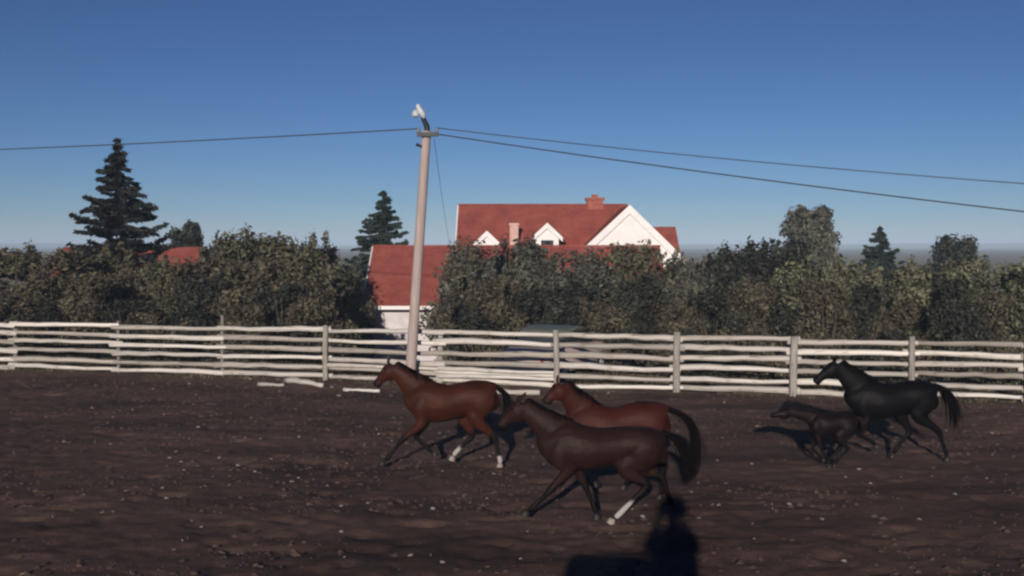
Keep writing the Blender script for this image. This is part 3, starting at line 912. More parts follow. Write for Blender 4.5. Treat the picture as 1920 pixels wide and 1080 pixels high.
bm = bmesh.new(); p = ax - an * 0.42; tube(bm, [(p.x - 0.10, p.y - 0.1, p.z), (p.x - 0.24, p.y - 0.14, p.z + 0.05)], 0.03, 0.045, 8); from_bm('bracket', bm, M['darkmetal'], upole)
# yard lamp on a bent arm
lampo = empty('yard_lamp', topp)
tag(lampo, 'white yard lamp on a short bent dark arm at the pole top', 'lamp')
L1 = at(793, 219, PY) - topp; L2 = at(785, 206, PY) - topp
bm = bmesh.new(); tube(bm, [(0.0, 0, -0.12), (0.01, 0, 0.10), (L1.x * 0.6, -0.02, L1.z * 0.7), (L1.x, -0.05, L1.z)], 0.085, 0.06, 9, 3)
from_bm('arm', bm, M['darkmetal'], lampo, True)
bm = bmesh.new()
loft(bm, [(L1.x + .04, -.06, L1.z - .05, .05, .05), (L1.x - 0.02, -.06, L1.z + .10, .085, .085), (L2.x, -.06, L2.z + .05, .075, .075), (L2.x - .01, -.06, L2.z + .14, .05, .05)], 12, 2)
from_bm('housing', bm, M['lampwhite'], lampo, True)
bm = bmesh.new(); q = at(781, 213, PY) - topp
loft(bm, [(q.x - .02, -.08, q.z + .09, .05, .05), (q.x - .02, -.08, q.z + .02, .09, .09), (q.x - .02, -.08, q.z - .08, .10, .10), (q.x - .02, -.08, q.z - .10, .075, .075)], 14, 2)
from_bm('shade', bm, M['lampwhite'], lampo, True)

def wire(a, b, sag, rad, label):
    a = Vector(a); b = Vector(b)
    pts = []
    for k in range(33):
        t = k / 32
        p = a.lerp(b, t); p.z -= 4 * sag * t * (1 - t)
        pts.append(tuple(p))
    bm = bmesh.new(); tube(bm, pts, rad, rad, 5)
    o = from_bm('overhead_wire', bm, M['wire'], None, True)
    tag(o, label, 'wire')
    return o
# neighbouring poles stand outside the picture; copies of this one without lamp
pl_l = copy_tree(upole); endL = at(-520, 296, PY + 9); pl_l.location = (endL.x, PY + 9, gz(endL.x, PY + 9)); pl_l['label'] = 'utility pole far left outside the picture, carrying the single wire'
zl = endL.z; 
wire(ins_pts[0], (endL.x, PY + 9, endL.z), 0.10, 0.017, 'single dark overhead wire running from the pole towards the spruce')
endR1 = at(2350, 372, PY - 4); endR2 = at(2350, 444, PY - 4)
pl_r = copy_tree(upole); pl_r.location = (endR1.x, PY - 4, 0); pl_r['label'] = 'utility pole far right outside the picture, carrying two wires'
for pl_, e_ in ((pl_l, endL), (pl_r, endR1)):
    g_ = gz(e_.x, e_.y); pl_.location.z = g_; k_ = (e_.z - g_) / (ax.z + 0.1); pl_.scale = (1, 1, k_); pl_.location.x = e_.x - ax.x - 0.1
wire(ins_pts[1] + Vector((0, 0, 0.02)), endR1, 0.16, 0.013, 'upper thin overhead wire running from the pole over the farmhouse')
wire(ins_pts[1] + Vector((0, 0.05, -0.14)), endR2, 0.12, 0.018, 'lower thicker overhead wire running from the pole over the farmhouse')
e = at(846, 470, 51.9)
wire(topp + Vector((0.2, 0, -0.2)), e, 0.25, 0.007, 'thin service wire dropping from the pole to the farmhouse roof')

# ------------------------------------------------------------------ car behind the fence
def build_car(px, Y, rz):
    g = at(px, 500, Y)
    o = empty('parked_car', (g.x, Y, gz(g.x, Y)), rz)
    tag(o, 'pale old car with grey green roof parked behind the rails', 'car')
    W = 0.86
    def section(prof, halfw, inset):
        bm = bmesh.new()
        rows = []
        # side profile in x,z lofted across y with rounded shoulders
        lat = [(-halfw, inset), (-halfw * 0.93, 0.35 * inset), (-halfw * 0.6, 0.0), (0, -0.01), (halfw * 0.6, 0.0), (halfw * 0.93, 0.35 * inset), (halfw, inset)]
        cz = sum(p[1] for p in prof) / len(prof); cx = sum(p[0] for p in prof) / len(prof)
        for (y, ins) in lat:
            rows.append([bm.verts.new((cx + (x - cx) * (1 - ins), y, cz + (z - cz) * (1 - ins * 0.9))) for (x, z) in prof])
        n = len(prof)
        for a in range(len(rows) - 1):
            for k in range(n):
                j = (k + 1) % n
                bm.faces.new((rows[a][k], rows[a][j], rows[a + 1][j], rows[a + 1][k]))
        bm.faces.new(rows[0]); bm.faces.new(rows[-1][::-1])
        return bm
    def smoothp(pts, sub=4):
        P = catmull(pts + [pts[0]], sub)[:-1]
        return [tuple(p) for p in P]
    body = from_bm('body', section(smoothp([(-2.15, .45), (-2.2, .78), (-1.7, .93), (-1.0, .98), (0.2, 1.0), (1.0, .98), (1.75, .92), (2.15, .75), (2.15, .42), (1.0, .28), (-1.0, .28)]), W, 0.07), M['carbody'], o, True)
    cab = from_bm('cabin', section(smoothp([(-1.35, .94), (-0.95, 1.38), (-0.3, 1.46), (0.25, 1.44), (0.62, 1.32), (1.05, .95), (0, .9)]), W * 0.86, 0.09), M['glass'], o, True)
    roof = from_bm('roof', section(smoothp([(-1.12, 1.24), (-0.9, 1.43), (-0.3, 1.52), (0.25, 1.50), (0.60, 1.38), (0.68, 1.30), (0.2, 1.36), (-0.5, 1.38)]), W * 0.88, 0.08), M['carroof'], o, True)
    for (x, s) in ((-1.3, -1), (-1.3, 1), (1.35, -1), (1.35, 1)):
        bm = bmesh.new()
        loft(bm, [(x, s * (W - .20), .33, .30, .30), (x, s * (W - .18), .33, .33, .33), (x, s * (W + .0), .33, .33, .33), (x, s * (W + .015), .33, .29, .29)], 18, 1, (1, 0, 0))
        w_ = from_bm('wheel', bm, M['rubber'], o)
        bm = bmesh.new(); loft(bm, [(x, s * (W + .0), .33, .19, .19), (x, s * (W + .022), .33, .17, .17), (x, s * (W + .035), .33, .08, .08)], 14, 1, (1, 0, 0))
        from_bm('hubcap', bm, M['chrome'], w_)
    for x, s, nm in ((2.15, -1, 'headlight'), (2.15, 1, 'headlight'), (-2.17, -1, 'taillight'), (-2.17, 1, 'taillight')):
        bm = bmesh.new(); k = 1 if x > 0 else -1
        loft(bm, [(x - k * .08, s * .6, .72, .09, .09), (x + k * .03, s * .6, .72, .085, .085), (x + k * .05, s * .6, .72, .04, .04)], 12, 1)
        from_bm(nm, bm, M['lampwhite'] if k > 0 else M['brick'], o)
    for k in (-1, 1):
        bm = bmesh.new(); x = k * 2.2; add_box(bm, (min(x, x + k * .1), -.8, .40), (max(x, x + k * .1), .8, .53)); from_bm('bumper', bm, M['chrome'], o)
    return o
car = build_car(1044, fence_point(1037).y + 3.0, math.radians(62))

# ------------------------------------------------------------------ horses
def ellipse_rows(st, y=0.0):
    return [(x, y, z, hz, hy) for (x, z, hz, hy) in st]

def strands(bm, paths, n, spread, w0, r):
    """ribbons following a guide path (list of Vector) with jitter"""
    for k in range(n):
        off = Vector((r.gauss(0, 1), r.gauss(0, 1), r.gauss(0, 1))) * spread
        L = r.uniform(0.72, 1.0)
        pts = catmull([tuple(p) for p in paths], 4)
        m_ = max(4, int(len(pts) * L))
        prev = None
        wv = Vector((r.uniform(-1, 1), r.uniform(-1, 1), r.uniform(-.3, .3))).normalized()
        for i_ in range(m_):
            t = i_ / (len(pts) - 1)
            g = Vector(pts[i_]) + off * (0.25 + 1.5 * t)
            ww = w0 * (1 - 0.75 * i_ / (m_ - 1)) * (0.6 + 0.7 * min(1, t * 3))
            a = bm.verts.new(g + wv * ww); b_ = bm.verts.new(g - wv * ww)
            if prev: bm.faces.new((prev[0], prev[1], b_, a))
            prev = (a, b_)

def horse(label, px, Yd, zg, scale, coat, hair, pose, seed, yaw=0.0, foal=False):
    """local +x is forward, +y the side towards the camera; pose is written in metres for this animal"""
    r = random.Random(seed)
    g = at(px, 600, Yd)
    o = empty('foal' if foal else 'horse', (g.x, Yd, gz(g.x, Yd) + zg), math.pi + yaw)
    tag(o, label, 'foal' if foal else 'horse', 'horses running in the corral')
    S = scale
    bm = bmesh.new()
    T = pose['torso']
    loft(bm, ellipse_rows(T), 18, 3)
    # haunch and shoulder muscle
    for s in (-1, 1):
        hx, hz_ = pose['hip']; 
        loft(bm, [(hx - .02 * S, s * .10 * S, hz_ + .16 * S, .10 * S, .05 * S), (hx, s * .155 * S, hz_ + .04 * S, .23 * S, .115 * S), (hx + .03 * S, s * .165 * S, hz_ - .14 * S, .22 * S, .11 * S), (hx + .06 * S, s * .14 * S, hz_ - .3 * S, .12 * S, .08 * S)], 14, 3)
        sx, sz = pose['shoulder']
        loft(bm, [(sx - .16 * S, s * .06 * S, sz + .34 * S, .10 * S, .05 * S), (sx - .06 * S, s * .14 * S, sz + .16 * S, .16 * S, .085 * S), (sx, s * .165 * S, sz, .15 * S, .085 * S), (sx - .06 * S, s * .14 * S, sz - .16 * S, .11 * S, .07 * S)], 14, 3)
    # neck: wide at the base
    N = pose['neck']      # list of x, z, half depth, half width
    hy0 = pose.get('head_y', 0.0)
    loft(bm, [(x, hy0 * (i_ / (len(N) - 1)) ** 1.5, z, d, w_) for i_, (x, z, d, w_) in enumerate(N)], 14, 4)
    # head
    (hx0, hz0), (hx1, hz1) = pose['poll'], pose['muzzle']
    p0 = Vector((hx0, hy0, hz0)); p1 = Vector((hx1, hy0 * 1.5, hz1)); ln = (p1 - p0).length
    d = (p1 - p0) / ln
    nrm = Vector((-d.z, 0, d.x)); nrm = nrm if nrm.z > 0 else -nrm     # forehead side
    def hp(t, k): return p0 + d * (ln * t) + nrm * k
    rows = []
    for t, dep, wid, k in ((-.06, .085, .07, -.04), (.08, .13, .095, -.05), (.26, .150, .105, -.055), (.42, .125, .09, -.035), (.60, .088, .066, -.012), (.78, .078, .062, -.008), (.92, .082, .066, -.012), (1.0, .06, .052, -.016)):
        c_ = hp(t, k * S)
        rows.append((c_.x, c_.y, c_.z, dep * S, wid * S))
    loft(bm, rows, 14, 3)
    # ears
    back = pose.get('ears', 0.25)
    for s in (-1, 1):
        e0 = hp(-0.02, .06 * S) + Vector((0, s * .055 * S, 0)); e1 = e0 + Vector((-back * .10 * S, s * .015 * S, .065 * S)); e2 = e0 + Vector((-back * .12 * S, s * .018 * S, .115 * S))
        loft(bm, [tuple(e0) + (.034 * S, .024 * S), tuple(e1) + (.030 * S, .022 * S), tuple(e2) + (.010 * S, .010 * S)], 8, 2)
    # legs
    legs = pose['legs']
    lows = []
    for (kind, s, J) in legs:
        y = s * (.135 if kind == 'f' else .145) * S
        if kind == 'f':
            rr = [(.125, .085), (.100, .075), (.062, .05), (.054, .048), (.036, .032), (.045, .04), (.037, .034)]
        else:
            rr = [(.19, .10), (.150, .095), (.078, .06), (.066, .046), (.041, .034), (.048, .042), (.038, .035)]
        A, B_, Kn, Ft, Hf = [Vector((q[0], 0, q[1])) for q in J]
        def mid(u, v, t): return u.lerp(v, t)
        pts = [A, B_, mid(B_, Kn, .62), Kn, mid(Kn, Ft, .5), Ft, mid(Ft, Hf, .6)]
        rows = []
        for i_, (p, (ra, rb)) in enumerate(zip(pts, rr)):
            yy = y * (1.0 if i_ else 0.9)
            rows.append((p.x, yy, p.z, ra * S, rb * S))
        loft(bm, rows, 12, 3)
        lows.append((Kn, Ft, Hf, y, kind, s))
    body = fused('body', bm, 0.017 * S + 0.002, M[coat], o, 9)
    me_ = body.data
    # black points: lower legs, muzzle, ear tips
    co = np.empty(len(me_.vertices) * 3, np.float32); me_.vertices.foreach_get('co', co); co = co.reshape(-1, 3)
    val = np.zeros(len(co))
    for (Kn, Ft, Hf, y, kind, s) in lows:
        for a, b_ in ((Kn, Ft), (Ft, Hf)):
            a3 = np.array((a.x, y, a.z)); b3 = np.array((b_.x, y, b_.z)); ab = b3 - a3
            t = np.clip(((co - a3) @ ab) / (ab @ ab), 0, 1)
            dist = np.linalg.norm(co - (a3 + t[:, None] * ab), axis=1)
            val = np.maximum(val, 1 - sstep(.07 * S, .15 * S, dist))
    mz = np.array(tuple(p1)); val = np.maximum(val, 0.85 * (1 - sstep(.06 * S, .17 * S, np.linalg.norm(co - mz, axis=1))))
    at_ = me_.attributes.new('points', 'FLOAT', 'POINT'); at_.data.foreach_set('value', val.astype(np.float32))
    wv_ = np.zeros(len(co))
    for i_, up_ in pose.get('socks', {}).items():
        Kn, Ft, Hf, y, kind, s = lows[i_]
        for a, b_ in ((Ft + (Kn - Ft) * up_, Ft), (Ft, Hf)):
            a3 = np.array((a.x, y, a.z)); b3 = np.array((b_.x, y, b_.z)); ab = b3 - a3
            t = ((co - a3) @ ab) / (ab @ ab)
            dist = np.linalg.norm(co - (a3 + np.clip(t, 0, 1)[:, None] * ab), axis=1)
            edge_ = sstep(-.25, .2, t + .25 * np.sin(co[:, 1] * 70)) if a is not Ft else 1.0
            wv_ = np.maximum(wv_, (1 - sstep(.06 * S, .085 * S, dist)) * edge_)
    aw = me_.attributes.new('white', 'FLOAT', 'POINT'); aw.data.foreach_set('value', wv_.astype(np.float32))
    # hooves
    pale = pose.get('pale', [])
    for i_, (Kn, Ft, Hf, y, kind, s) in enumerate(lows):
        dd = (Hf - Ft).normalized(); dn = (dd * 0.45 + Vector((0.12, 0, -1)) * 0.75).normalized()
        bm = bmesh.new(); h0 = Hf - dn * .045 * S
        loft(bm, [(h0.x, y, h0.z, .042 * S, .040 * S), (Hf.x, y, Hf.z, .056 * S, .052 * S), ((Hf + dn * .035 * S).x, y, (Hf + dn * .035 * S).z, .066 * S, .058 * S)], 10, 2)
        from_bm('hoof', bm, M['hoof_pale'] if i_ in pale else M['hoof'], o, True)
    # eyes, nostrils
    for s in (-1, 1):
        c_ = hp(.27, .035 * S) + Vector((0, s * .094 * S, 0))
        bm = bmesh.new(); bmesh.ops.create_uvsphere(bm, u_segments=10, v_segments=7, radius=.021 * S, matrix=Matrix.Translation(c_)); from_bm('eye', bm, M['eye'], o, True)
        c_ = hp(.95, .012 * S) + Vector((0, s * .048 * S, 0))
        bm = bmesh.new(); bmesh.ops.create_uvsphere(bm, u_segments=8, v_segments=6, radius=.017 * S, matrix=Matrix.Translation(c_)); from_bm('nostril', bm, M['eye'], o, True)
    # mane along the crest
    Nc = catmull(N, 6)
    bm = bmesh.new()
    m_ = len(Nc)
    for i_ in range(int(m_ * .16), m_):
        a = Nc[max(i_ - 1, 0)]; b_ = Nc[min(i_ + 1, m_ - 1)]
        t = Vector((b_[0] - a[0], 0, b_[1] - a[1])).normalized(); nn = Vector((-t.z, 0, t.x)); nn = nn if nn.z > 0 else -nn
        yy = hy0 * (i_ / (m_ - 1)) ** 1.5
        root = Vector((Nc[i_][0], yy, Nc[i_][1])) + nn * (Nc[i_][2] * 0.93)
        for k in range(8):
            sw = r.choice((-1, 1, 1)) * r.uniform(.3, 1.0)
            L = 1.5 * pose.get('mane', .13) * S * r.uniform(.7, 1.2)
            base_ = root + Vector((r.uniform(-.02, .02) * S, r.uniform(-.015, .015) * S, 0))
            strands(bm, [base_ - nn * .02 * S, base_ + nn * .03 * S - t * .02 * S, base_ + nn * .01 * S - t * L * .5 + Vector((0, sw * L * .5, 0)), base_ - t * L * .8 + Vector((0, sw * L * .6, -L * .45))], 1, .004 * S, .013 * S, r)
    from_bm('mane', bm, M[hair], o)
    # tail
    bm = bmesh.new()
    tp = [Vector((x, pose.get('tail_y', 0.0) * k / 4, z)) for k, (x, z) in enumerate(pose['tail'])]
    strands(bm, tp, 150 if not foal else 50, pose.get('tail_spread', .035) * S, .010 * S, r)
    strands(bm, tp, 40, 1.9 * pose.get('tail_spread', .035) * S, .006 * S, r)
    rows = [(p.x, p.y, p.z, rad_ * S, rad_ * S) for p, rad_ in zip(tp, (.045, .042, .034, .02, .006))]
    loft(bm, rows, 8, 3)
    from_bm('tail', bm, M[hair], o)
    return o

def conv(px0, gy, s, pts):
    """photograph pixels of one animal -> its own side view in metres"""
    k = 1.03      # the camera looks down a little
    return [((px0 - x) / s, (gy - y) / s * k) for x, y in pts]

def torso(x_b, x_c, wz, bz, cz, belly, chestz, S=1.0):
    """stations from buttock x_b to breast x_c; top heights at withers / back / croup"""
    L = x_c - x_b
    def st(t, top, bot, w): return (x_b + L * t, (top + bot) / 2, (top - bot) / 2, w * S)
    return [st(0.0, cz - .20 * S, cz - .42 * S, .09), st(.05, cz - .08 * S, cz - .56 * S, .19), st(.14, cz - .015, belly + .22 * S, .255), st(.25, cz, belly + .13 * S, .275),
            st(.38, bz + (cz - bz) * .45, belly + .09 * S, .265), st(.52, bz, belly + .02 * S, .28), st(.66, bz + (wz - bz) * .35, belly - .02, .285), st(.78, wz, belly - .01, .25),
            st(.88, wz - .07 * S, belly + .03 * S, .215), st(.96, chestz + .26 * S, chestz - .20 * S, .165), st(1.0, chestz + .10 * S, chestz - .11 * S, .08)]

# lead horse: red bay, striding, white hind feet
P = dict(torso=torso(-.70, .88, 1.50, 1.43, 1.51, .79, 1.06), hip=(-.42, 1.20), shoulder=(.62, 1.03),
    neck=[(.52, 1.22, .30, .15), (.74, 1.40, .235, .125), (.95, 1.58, .165, .095), (1.12, 1.715, .125, .08)],
    poll=(1.15, 1.76), muzzle=(1.41, 1.40), head_y=-.03, ears=.2,
    legs=[('f', 1, [(.62, 1.02), (.60, .80), (.94, .50), (1.17, .22), (1.28, .10)]),
          ('f', -1, [(.62, 1.02), (.56, .80), (.72, .50), (.50, .28), (.40, .20)]),
          ('h', 1, [(-.42, 1.18), (-.30, .88), (-.63, .52), (-.72, .16), (-.72, .045)]),
          ('h', -1, [(-.40, 1.18), (-.12, .86), (-.24, .50), (.04, .23), (.10, .12)])],
    socks={2: .10, 3: .36}, pale=[2, 3],
    tail=[(-.66, 1.38), (-.80, 1.26), (-.86, 1.05), (-.84, .82), (-.80, .62)], tail_spread=.03)
horse('red bay horse in the lead with white hind feet, head against the fence', 858, F / 110, 0, 1.0, 'coat_red', 'hair_black', P, 1, 0.03)

# second bay, half hidden behind the dark brown one
P = dict(torso=torso(-.74, .84, 1.46, 1.39, 1.49, .77, 1.02), hip=(-.44, 1.18), shoulder=(.58, 1.0),
    neck=[(.46, 1.18, .29, .15), (.62, 1.38, .225, .12), (.78, 1.56, .165, .095), (.91, 1.70, .13, .08)],
    poll=(.93, 1.74), muzzle=(1.16, 1.46), head_y=.10, ears=.1,
    legs=[('f', 1, [(.58, 1.0), (.55, .78), (.70, .46), (.50, .26), (.40, .22)]),
          ('f', -1, [(.58, 1.0), (.55, .78), (.80, .46), (.98, .17), (1.05, .045)]),
          ('h', 1, [(-.44, 1.16), (-.30, .86), (-.62, .52), (-.62, .16), (-.58, .045)]),
          ('h', -1, [(-.44, 1.16), (-.18, .86), (-.34, .50), (-.12, .22), (-.05, .12)])],
    tail=[(-.68, 1.38), (-.98, 1.22), (-1.13, .90), (-1.13, .55), (-1.05, .30)], tail_spread=.032, mane=.12)
horse('red bay horse with arched black tail, half hidden behind the dark brown horse', 1165, F / 124, 0, 1.0, 'coat_bay', 'hair_black', P, 2, -0.04)

# nearest: dark brown, white sock
P = dict(torso=torso(-.84, .90, 1.41, 1.315, 1.335, .74, 1.00, .97), hip=(-.54, 1.07), shoulder=(.62, .96),
    neck=[(.52, 1.15, .285, .15), (.76, 1.32, .215, .12), (.98, 1.485, .155, .095), (1.14, 1.61, .12, .08)],
    poll=(1.17, 1.645), muzzle=(1.45, 1.31), head_y=-.02, ears=1.1,
    legs=[('f', 1, [(.60, .95), (.50, .77), (.76, .47), (1.00, .235), (1.09, .16)]),
          ('f', -1, [(.58, .95), (.40, .77), (.25, .46), (.13, .17), (.10, .045)]),
          ('h', 1, [(-.54, 1.05), (-.26, .80), (-.56, .54), (-.20, .17), (-.08, .055)]),
          ('h', -1, [(-.54, 1.05), (-.42, .80), (-.80, .60), (-.92, .27), (-1.0, .19)])],
    socks={2: .48}, pale=[2],
    tail=[(-.78, 1.24), (-.96, 1.15), (-1.08, .98), (-1.14, .74), (-1.12, .56)], tail_spread=.028, mane=.10)
horse('dark brown horse nearest the shadow with one white hind sock, stretched in stride', 1135, F / 138, 0, .99, 'coat_brown', 'hair_black', P, 3, 0.0)

# near-black horse cut by the edge of the old frame
P = dict(torso=torso(-.72, .86, 1.44, 1.37, 1.43, .74, 1.02), hip=(-.44, 1.14), shoulder=(.60, 1.0),
    neck=[(.50, 1.18, .30, .155), (.72, 1.38, .235, .125), (.92, 1.56, .165, .10), (1.04, 1.68, .13, .085)],
    poll=(1.08, 1.72), muzzle=(1.44, 1.38), head_y=0.0, ears=.7,
    legs=[('f', 1, [(.60, .98), (.54, .76), (.84, .48), (1.06, .22), (1.13, .10)]),
          ('f', -1, [(.60, .98), (.52, .76), (.60, .44), (.36, .30), (.28, .22)]),
          ('h', 1, [(-.44, 1.12), (-.34, .84), (-.70, .54), (-.84, .17), (-.86, .045)]),
          ('h', -1, [(-.44, 1.12), (-.14, .84), (-.30, .48), (-.06, .17), (0.0, .045)])],
    tail=[(-.66, 1.34), (-.84, 1.24), (-.98, 1.02), (-1.04, .78), (-1.04, .55)], tail_spread=.04, mane=.12)
horse('near black horse running beside the dark foal', 1682, F / 107, 0, .98, 'coat_black', 'hair_black', P, 4, 0.0)

# foal, galloping, legs gathered
P = dict(torso=torso(-.44, .38, .95, .92, .94, .55, .73, .60), hip=(-.28, .75), shoulder=(.26, .70),
    neck=[(.20, .80, .165, .085), (.38, .875, .12, .068), (.55, .925, .09, .056), (.70, .955, .075, .046)],
    poll=(.72, .97), muzzle=(1.03, .89), head_y=0.0, ears=1.0,
    legs=[('f', 1, [(.26, .68), (.24, .52), (.17, .32), (.06, .13), (.04, .035)]),
          ('f', -1, [(.26, .68), (.24, .52), (.28, .31), (.14, .16), (.09, .11)]),
          ('h', 1, [(-.28, .73), (-.13, .55), (-.26, .34), (-.09, .13), (-.04, .05)]),
          ('h', -1, [(-.28, .73), (-.11, .55), (-.22, .34), (-.03, .15), (.02, .09)])],
    tail=[(-.42, .87), (-.50, .84), (-.56, .76), (-.57, .66), (-.55, .56)], tail_spread=.02, mane=.018)
horse('dark foal galloping with outstretched neck beside the near black horse', 1560, F / 110.5, 0, .62, 'coat_foal', 'hair_brown', P, 5, 0.0, True)

# ------------------------------------------------------------------ litter on the ground
def rock_mesh(seed):
    r = random.Random(seed); bm = bmesh.new()
    bmesh.ops.create_icosphere(bm, subdivisions=2, radius=1.0)
    for v in bm.verts:
        n = mnoise.noise(v.co * 1.3 + Vector((seed * 3.1, 0, 0)))
        v.co *= 0.8 + 0.5 * n + r.uniform(-.05, .05)
        v.co.z *= 0.6
    me_ = bpy.data.meshes.new('stone'); bm.to_mesh(me_); bm.free(); me_.materials.append(M['stone']); return me_
rocks = [rock_mesh(k) for k in range(4)]
stone_px = [  # picked from the photograph
 (1583, 1051, .055), (1541, 973, .045), (355, 720, .06), (384, 721, .04), (636, 742, .09), (622, 727, .08), (470, 712, .07), (513, 706, .10), (548, 902, .06), (340, 866, .05), (412, 858, .05), (372, 802, .06), (489, 822, .05), (345, 882, .04), (812, 954, .06), (926, 887, .05), (735, 828, .04), (1420, 800, .05), (1480, 945, .05), (1410, 868, .045), (1610, 880, .06), (770, 1043, .05), (830, 1055, .045), (1205, 970, .06), (318, 858, .05), (330, 846, .04), (446, 872, .05), (478, 884, .05), (305, 914, .045), (312, 934, .05), (560, 896, .04), (508, 860, .04), (455, 700, .05), (580, 946, .05), (640, 945, .045), (690, 942, .04), (640, 1000, .05), (120, 830, .05), (1790, 930, .05)]
for k, (x, y, s) in enumerate(stone_px):
    p = on_ground(x, y)
    o = bpy.data.objects.new('stone', rocks[k % 4]); col.objects.link(o)
    o.location = (p.x, p.y, gz(p.x, p.y) + s * .25); s *= 0.72; o.scale = (s * 1.25, s, s * .8); o.rotation_euler = (0, 0, k * 1.7)
    tag(o, 'small pale stone lying on the trampled corral dirt', 'stone', 'pale stones on the corral dirt')

def scatter(name, n, mat, label, cat, maker, region, seed):
    q = np.random.default_rng(seed)
    verts = []; faces = []
    k = 0
    while k < n:
        x = q.uniform(region[0], region[1]); y = q.uniform(region[2], region[3])
        if abs(x) > 0.55 * y + 1.5: continue
        d_ = (x - FA.x) * FNOR.x + (y - FA.y) * FNOR.y
        keep = maker(q, x, y, d_, verts, faces)
        if keep: k += 1
    me_ = bpy.data.meshes.new(name); me_.from_pydata(verts, [], faces)
    o = link(name, me_, mat); tag(o, label, cat, kind='stuff')
    return o
pat = lambda x, y: float(vnoise(np.array([x / 1.6]), np.array([y / 1.1]), 77)[0])
def clod(q, x, y, d_, V, Fc):
    if d_ > -0.2 or pat(x, y) < q.uniform(0.25, 0.75): return False
    s = 0.012 + 0.030 * q.random() ** 3
    z = gz(x, y); b0 = len(V)
    for (a, b_, c_) in ((1, 0, 0), (0, 1, 0), (-1, 0, 0), (0, -1, 0), (0, 0, .8), (0, 0, -.6)):
        j = q.uniform(.7, 1.3)
        V.append((x + a * s * j * 1.3 + q.normal() * s * .2, y + b_ * s * j + q.normal() * s * .2, z + c_ * s * j + s * .25))
    for f_ in ((0, 1, 4), (1, 2, 4), (2, 3, 4), (3, 0, 4), (1, 0, 5), (2, 1, 5), (3, 2, 5), (0, 3, 5)):
        Fc.append(tuple(b0 + i_ for i_ in f_))
    return True
scatter('dirt_clods', 7500, M['clod'], 'dry dirt clods strewn over the trampled corral', 'clods', clod, (-14, 14, 10.5, 31), 5)
def straw(q, x, y, d_, V, Fc):
    if d_ > -0.1 or pat(x + 40, y) < q.uniform(0.3, 0.8): return False
    L = q.uniform(.03, .09); a = q.uniform(0, 6.28); w_ = .005
    dx, dy = math.cos(a) * L / 2, math.sin(a) * L / 2; nx_, ny_ = -math.sin(a) * w_, math.cos(a) * w_
    z = gz(x, y) + .012; b0 = len(V); t = q.uniform(-.02, .03)
    V += [(x - dx + nx_, y - dy + ny_, z), (x + dx + nx_, y + dy + ny_, z + t), (x + dx - nx_, y + dy - ny_, z + t), (x - dx - nx_, y - dy - ny_, z), (x, y, z + .014 + abs(t) / 2)]
    Fc += [(b0, b0 + 1, b0 + 4), (b0 + 1, b0 + 2, b0 + 4), (b0 + 2, b0 + 3, b0 + 4), (b0 + 3, b0, b0 + 4)]
    return True
scatter('straw_litter', 260, M['straw'], 'pale straw bits trodden into the corral dirt', 'straw', straw, (-14, 14, 10.5, 30), 6)
def tuft(q, x, y, d_, V, Fc):
    if d_ < -0.55 or d_ > 4.5 or pat(x * 1.3, y * 1.3) < q.uniform(0.2, 0.6): return False
    if d_ < 0 and q.random() < .55: return False
    z = gz(x, y)
    for k in range(7):
        a = q.uniform(0, 6.28); h = q.uniform(.06, .20) * (1 if d_ > 0 else .6); l = h * q.uniform(.2, .7); w_ = .011
        cx, cy = x + q.normal() * .05, y + q.normal() * .05; b0 = len(V)
        V += [(cx - math.sin(a) * w_, cy + math.cos(a) * w_, z - .02), (cx + math.sin(a) * w_, cy - math.cos(a) * w_, z - .02), (cx + math.cos(a) * l, cy + math.sin(a) * l, z + h)]
        Fc.append((b0, b0 + 1, b0 + 2))
    return True
scatter('verge_grass', 5200, M['grass'], 'dry grass tufts along the foot of the rail fence', 'grass', tuft, (-18, 18, 24, 42), 8)

# ------------------------------------------------------------------ behind the lens: photographer, on an unseen bale wagon added to cast the shadow mass below
U = Vector((LIGHT.x, LIGHT.y, 0)).normalized()           # along the shadow
R_ = Vector((U.y, -U.x, 0))                              # to its right
ang = math.atan2(R_.y, R_.x)
wagon = empty('shadow_wagon', (-0.40, -0.80, 0), ang)
tag(wagon, 'unseen plank wagon added under the shadow casting bales behind the photographer position', 'wagon')
for k in range(8):
    bm = bmesh.new(); add_box(bm, (-1.25, -1.0 + k * .25, 1.05), (1.25, -1.0 + k * .25 + .235, 1.10)); from_bm('deck_plank', bm, M['plank'], wagon)
for yy in (-.7, .7):
    bm = bmesh.new(); add_box(bm, (-1.2, yy - .06, .89), (1.2, yy + .06, 1.045)); from_bm('beam', bm, M['plank'], wagon)
for xx in (-.85, .85):
    bm = bmesh.new(); tube(bm, [(xx, -1.05, .45), (xx, 1.05, .45)], .045); from_bm('axle', bm, M['darkmetal'], wagon)
    bm = bmesh.new(); add_box(bm, (xx - .07, -.6, .45), (xx + .07, .6, .885)); from_bm('bolster', bm, M['plank'], wagon)
    for yy in (-1.05, 1.05):
        bm = bmesh.new(); loft(bm, [(xx, yy - .09, .45, .40, .40), (xx, yy - .07, .45, .45, .45), (xx, yy + .07, .45, .45, .45), (xx, yy + .09, .45, .40, .40)], 20, 1, (1, 0, 0)); w_ = from_bm('wheel', bm, M['rubber'], wagon)
        bm = bmesh.new(); loft(bm, [(xx, yy - .11, .45, .2, .2), (xx, yy + .11, .45, .2, .2)], 16, 1, (1, 0, 0)); from_bm('hub', bm, M['darkmetal'], w_)
bale_me = None
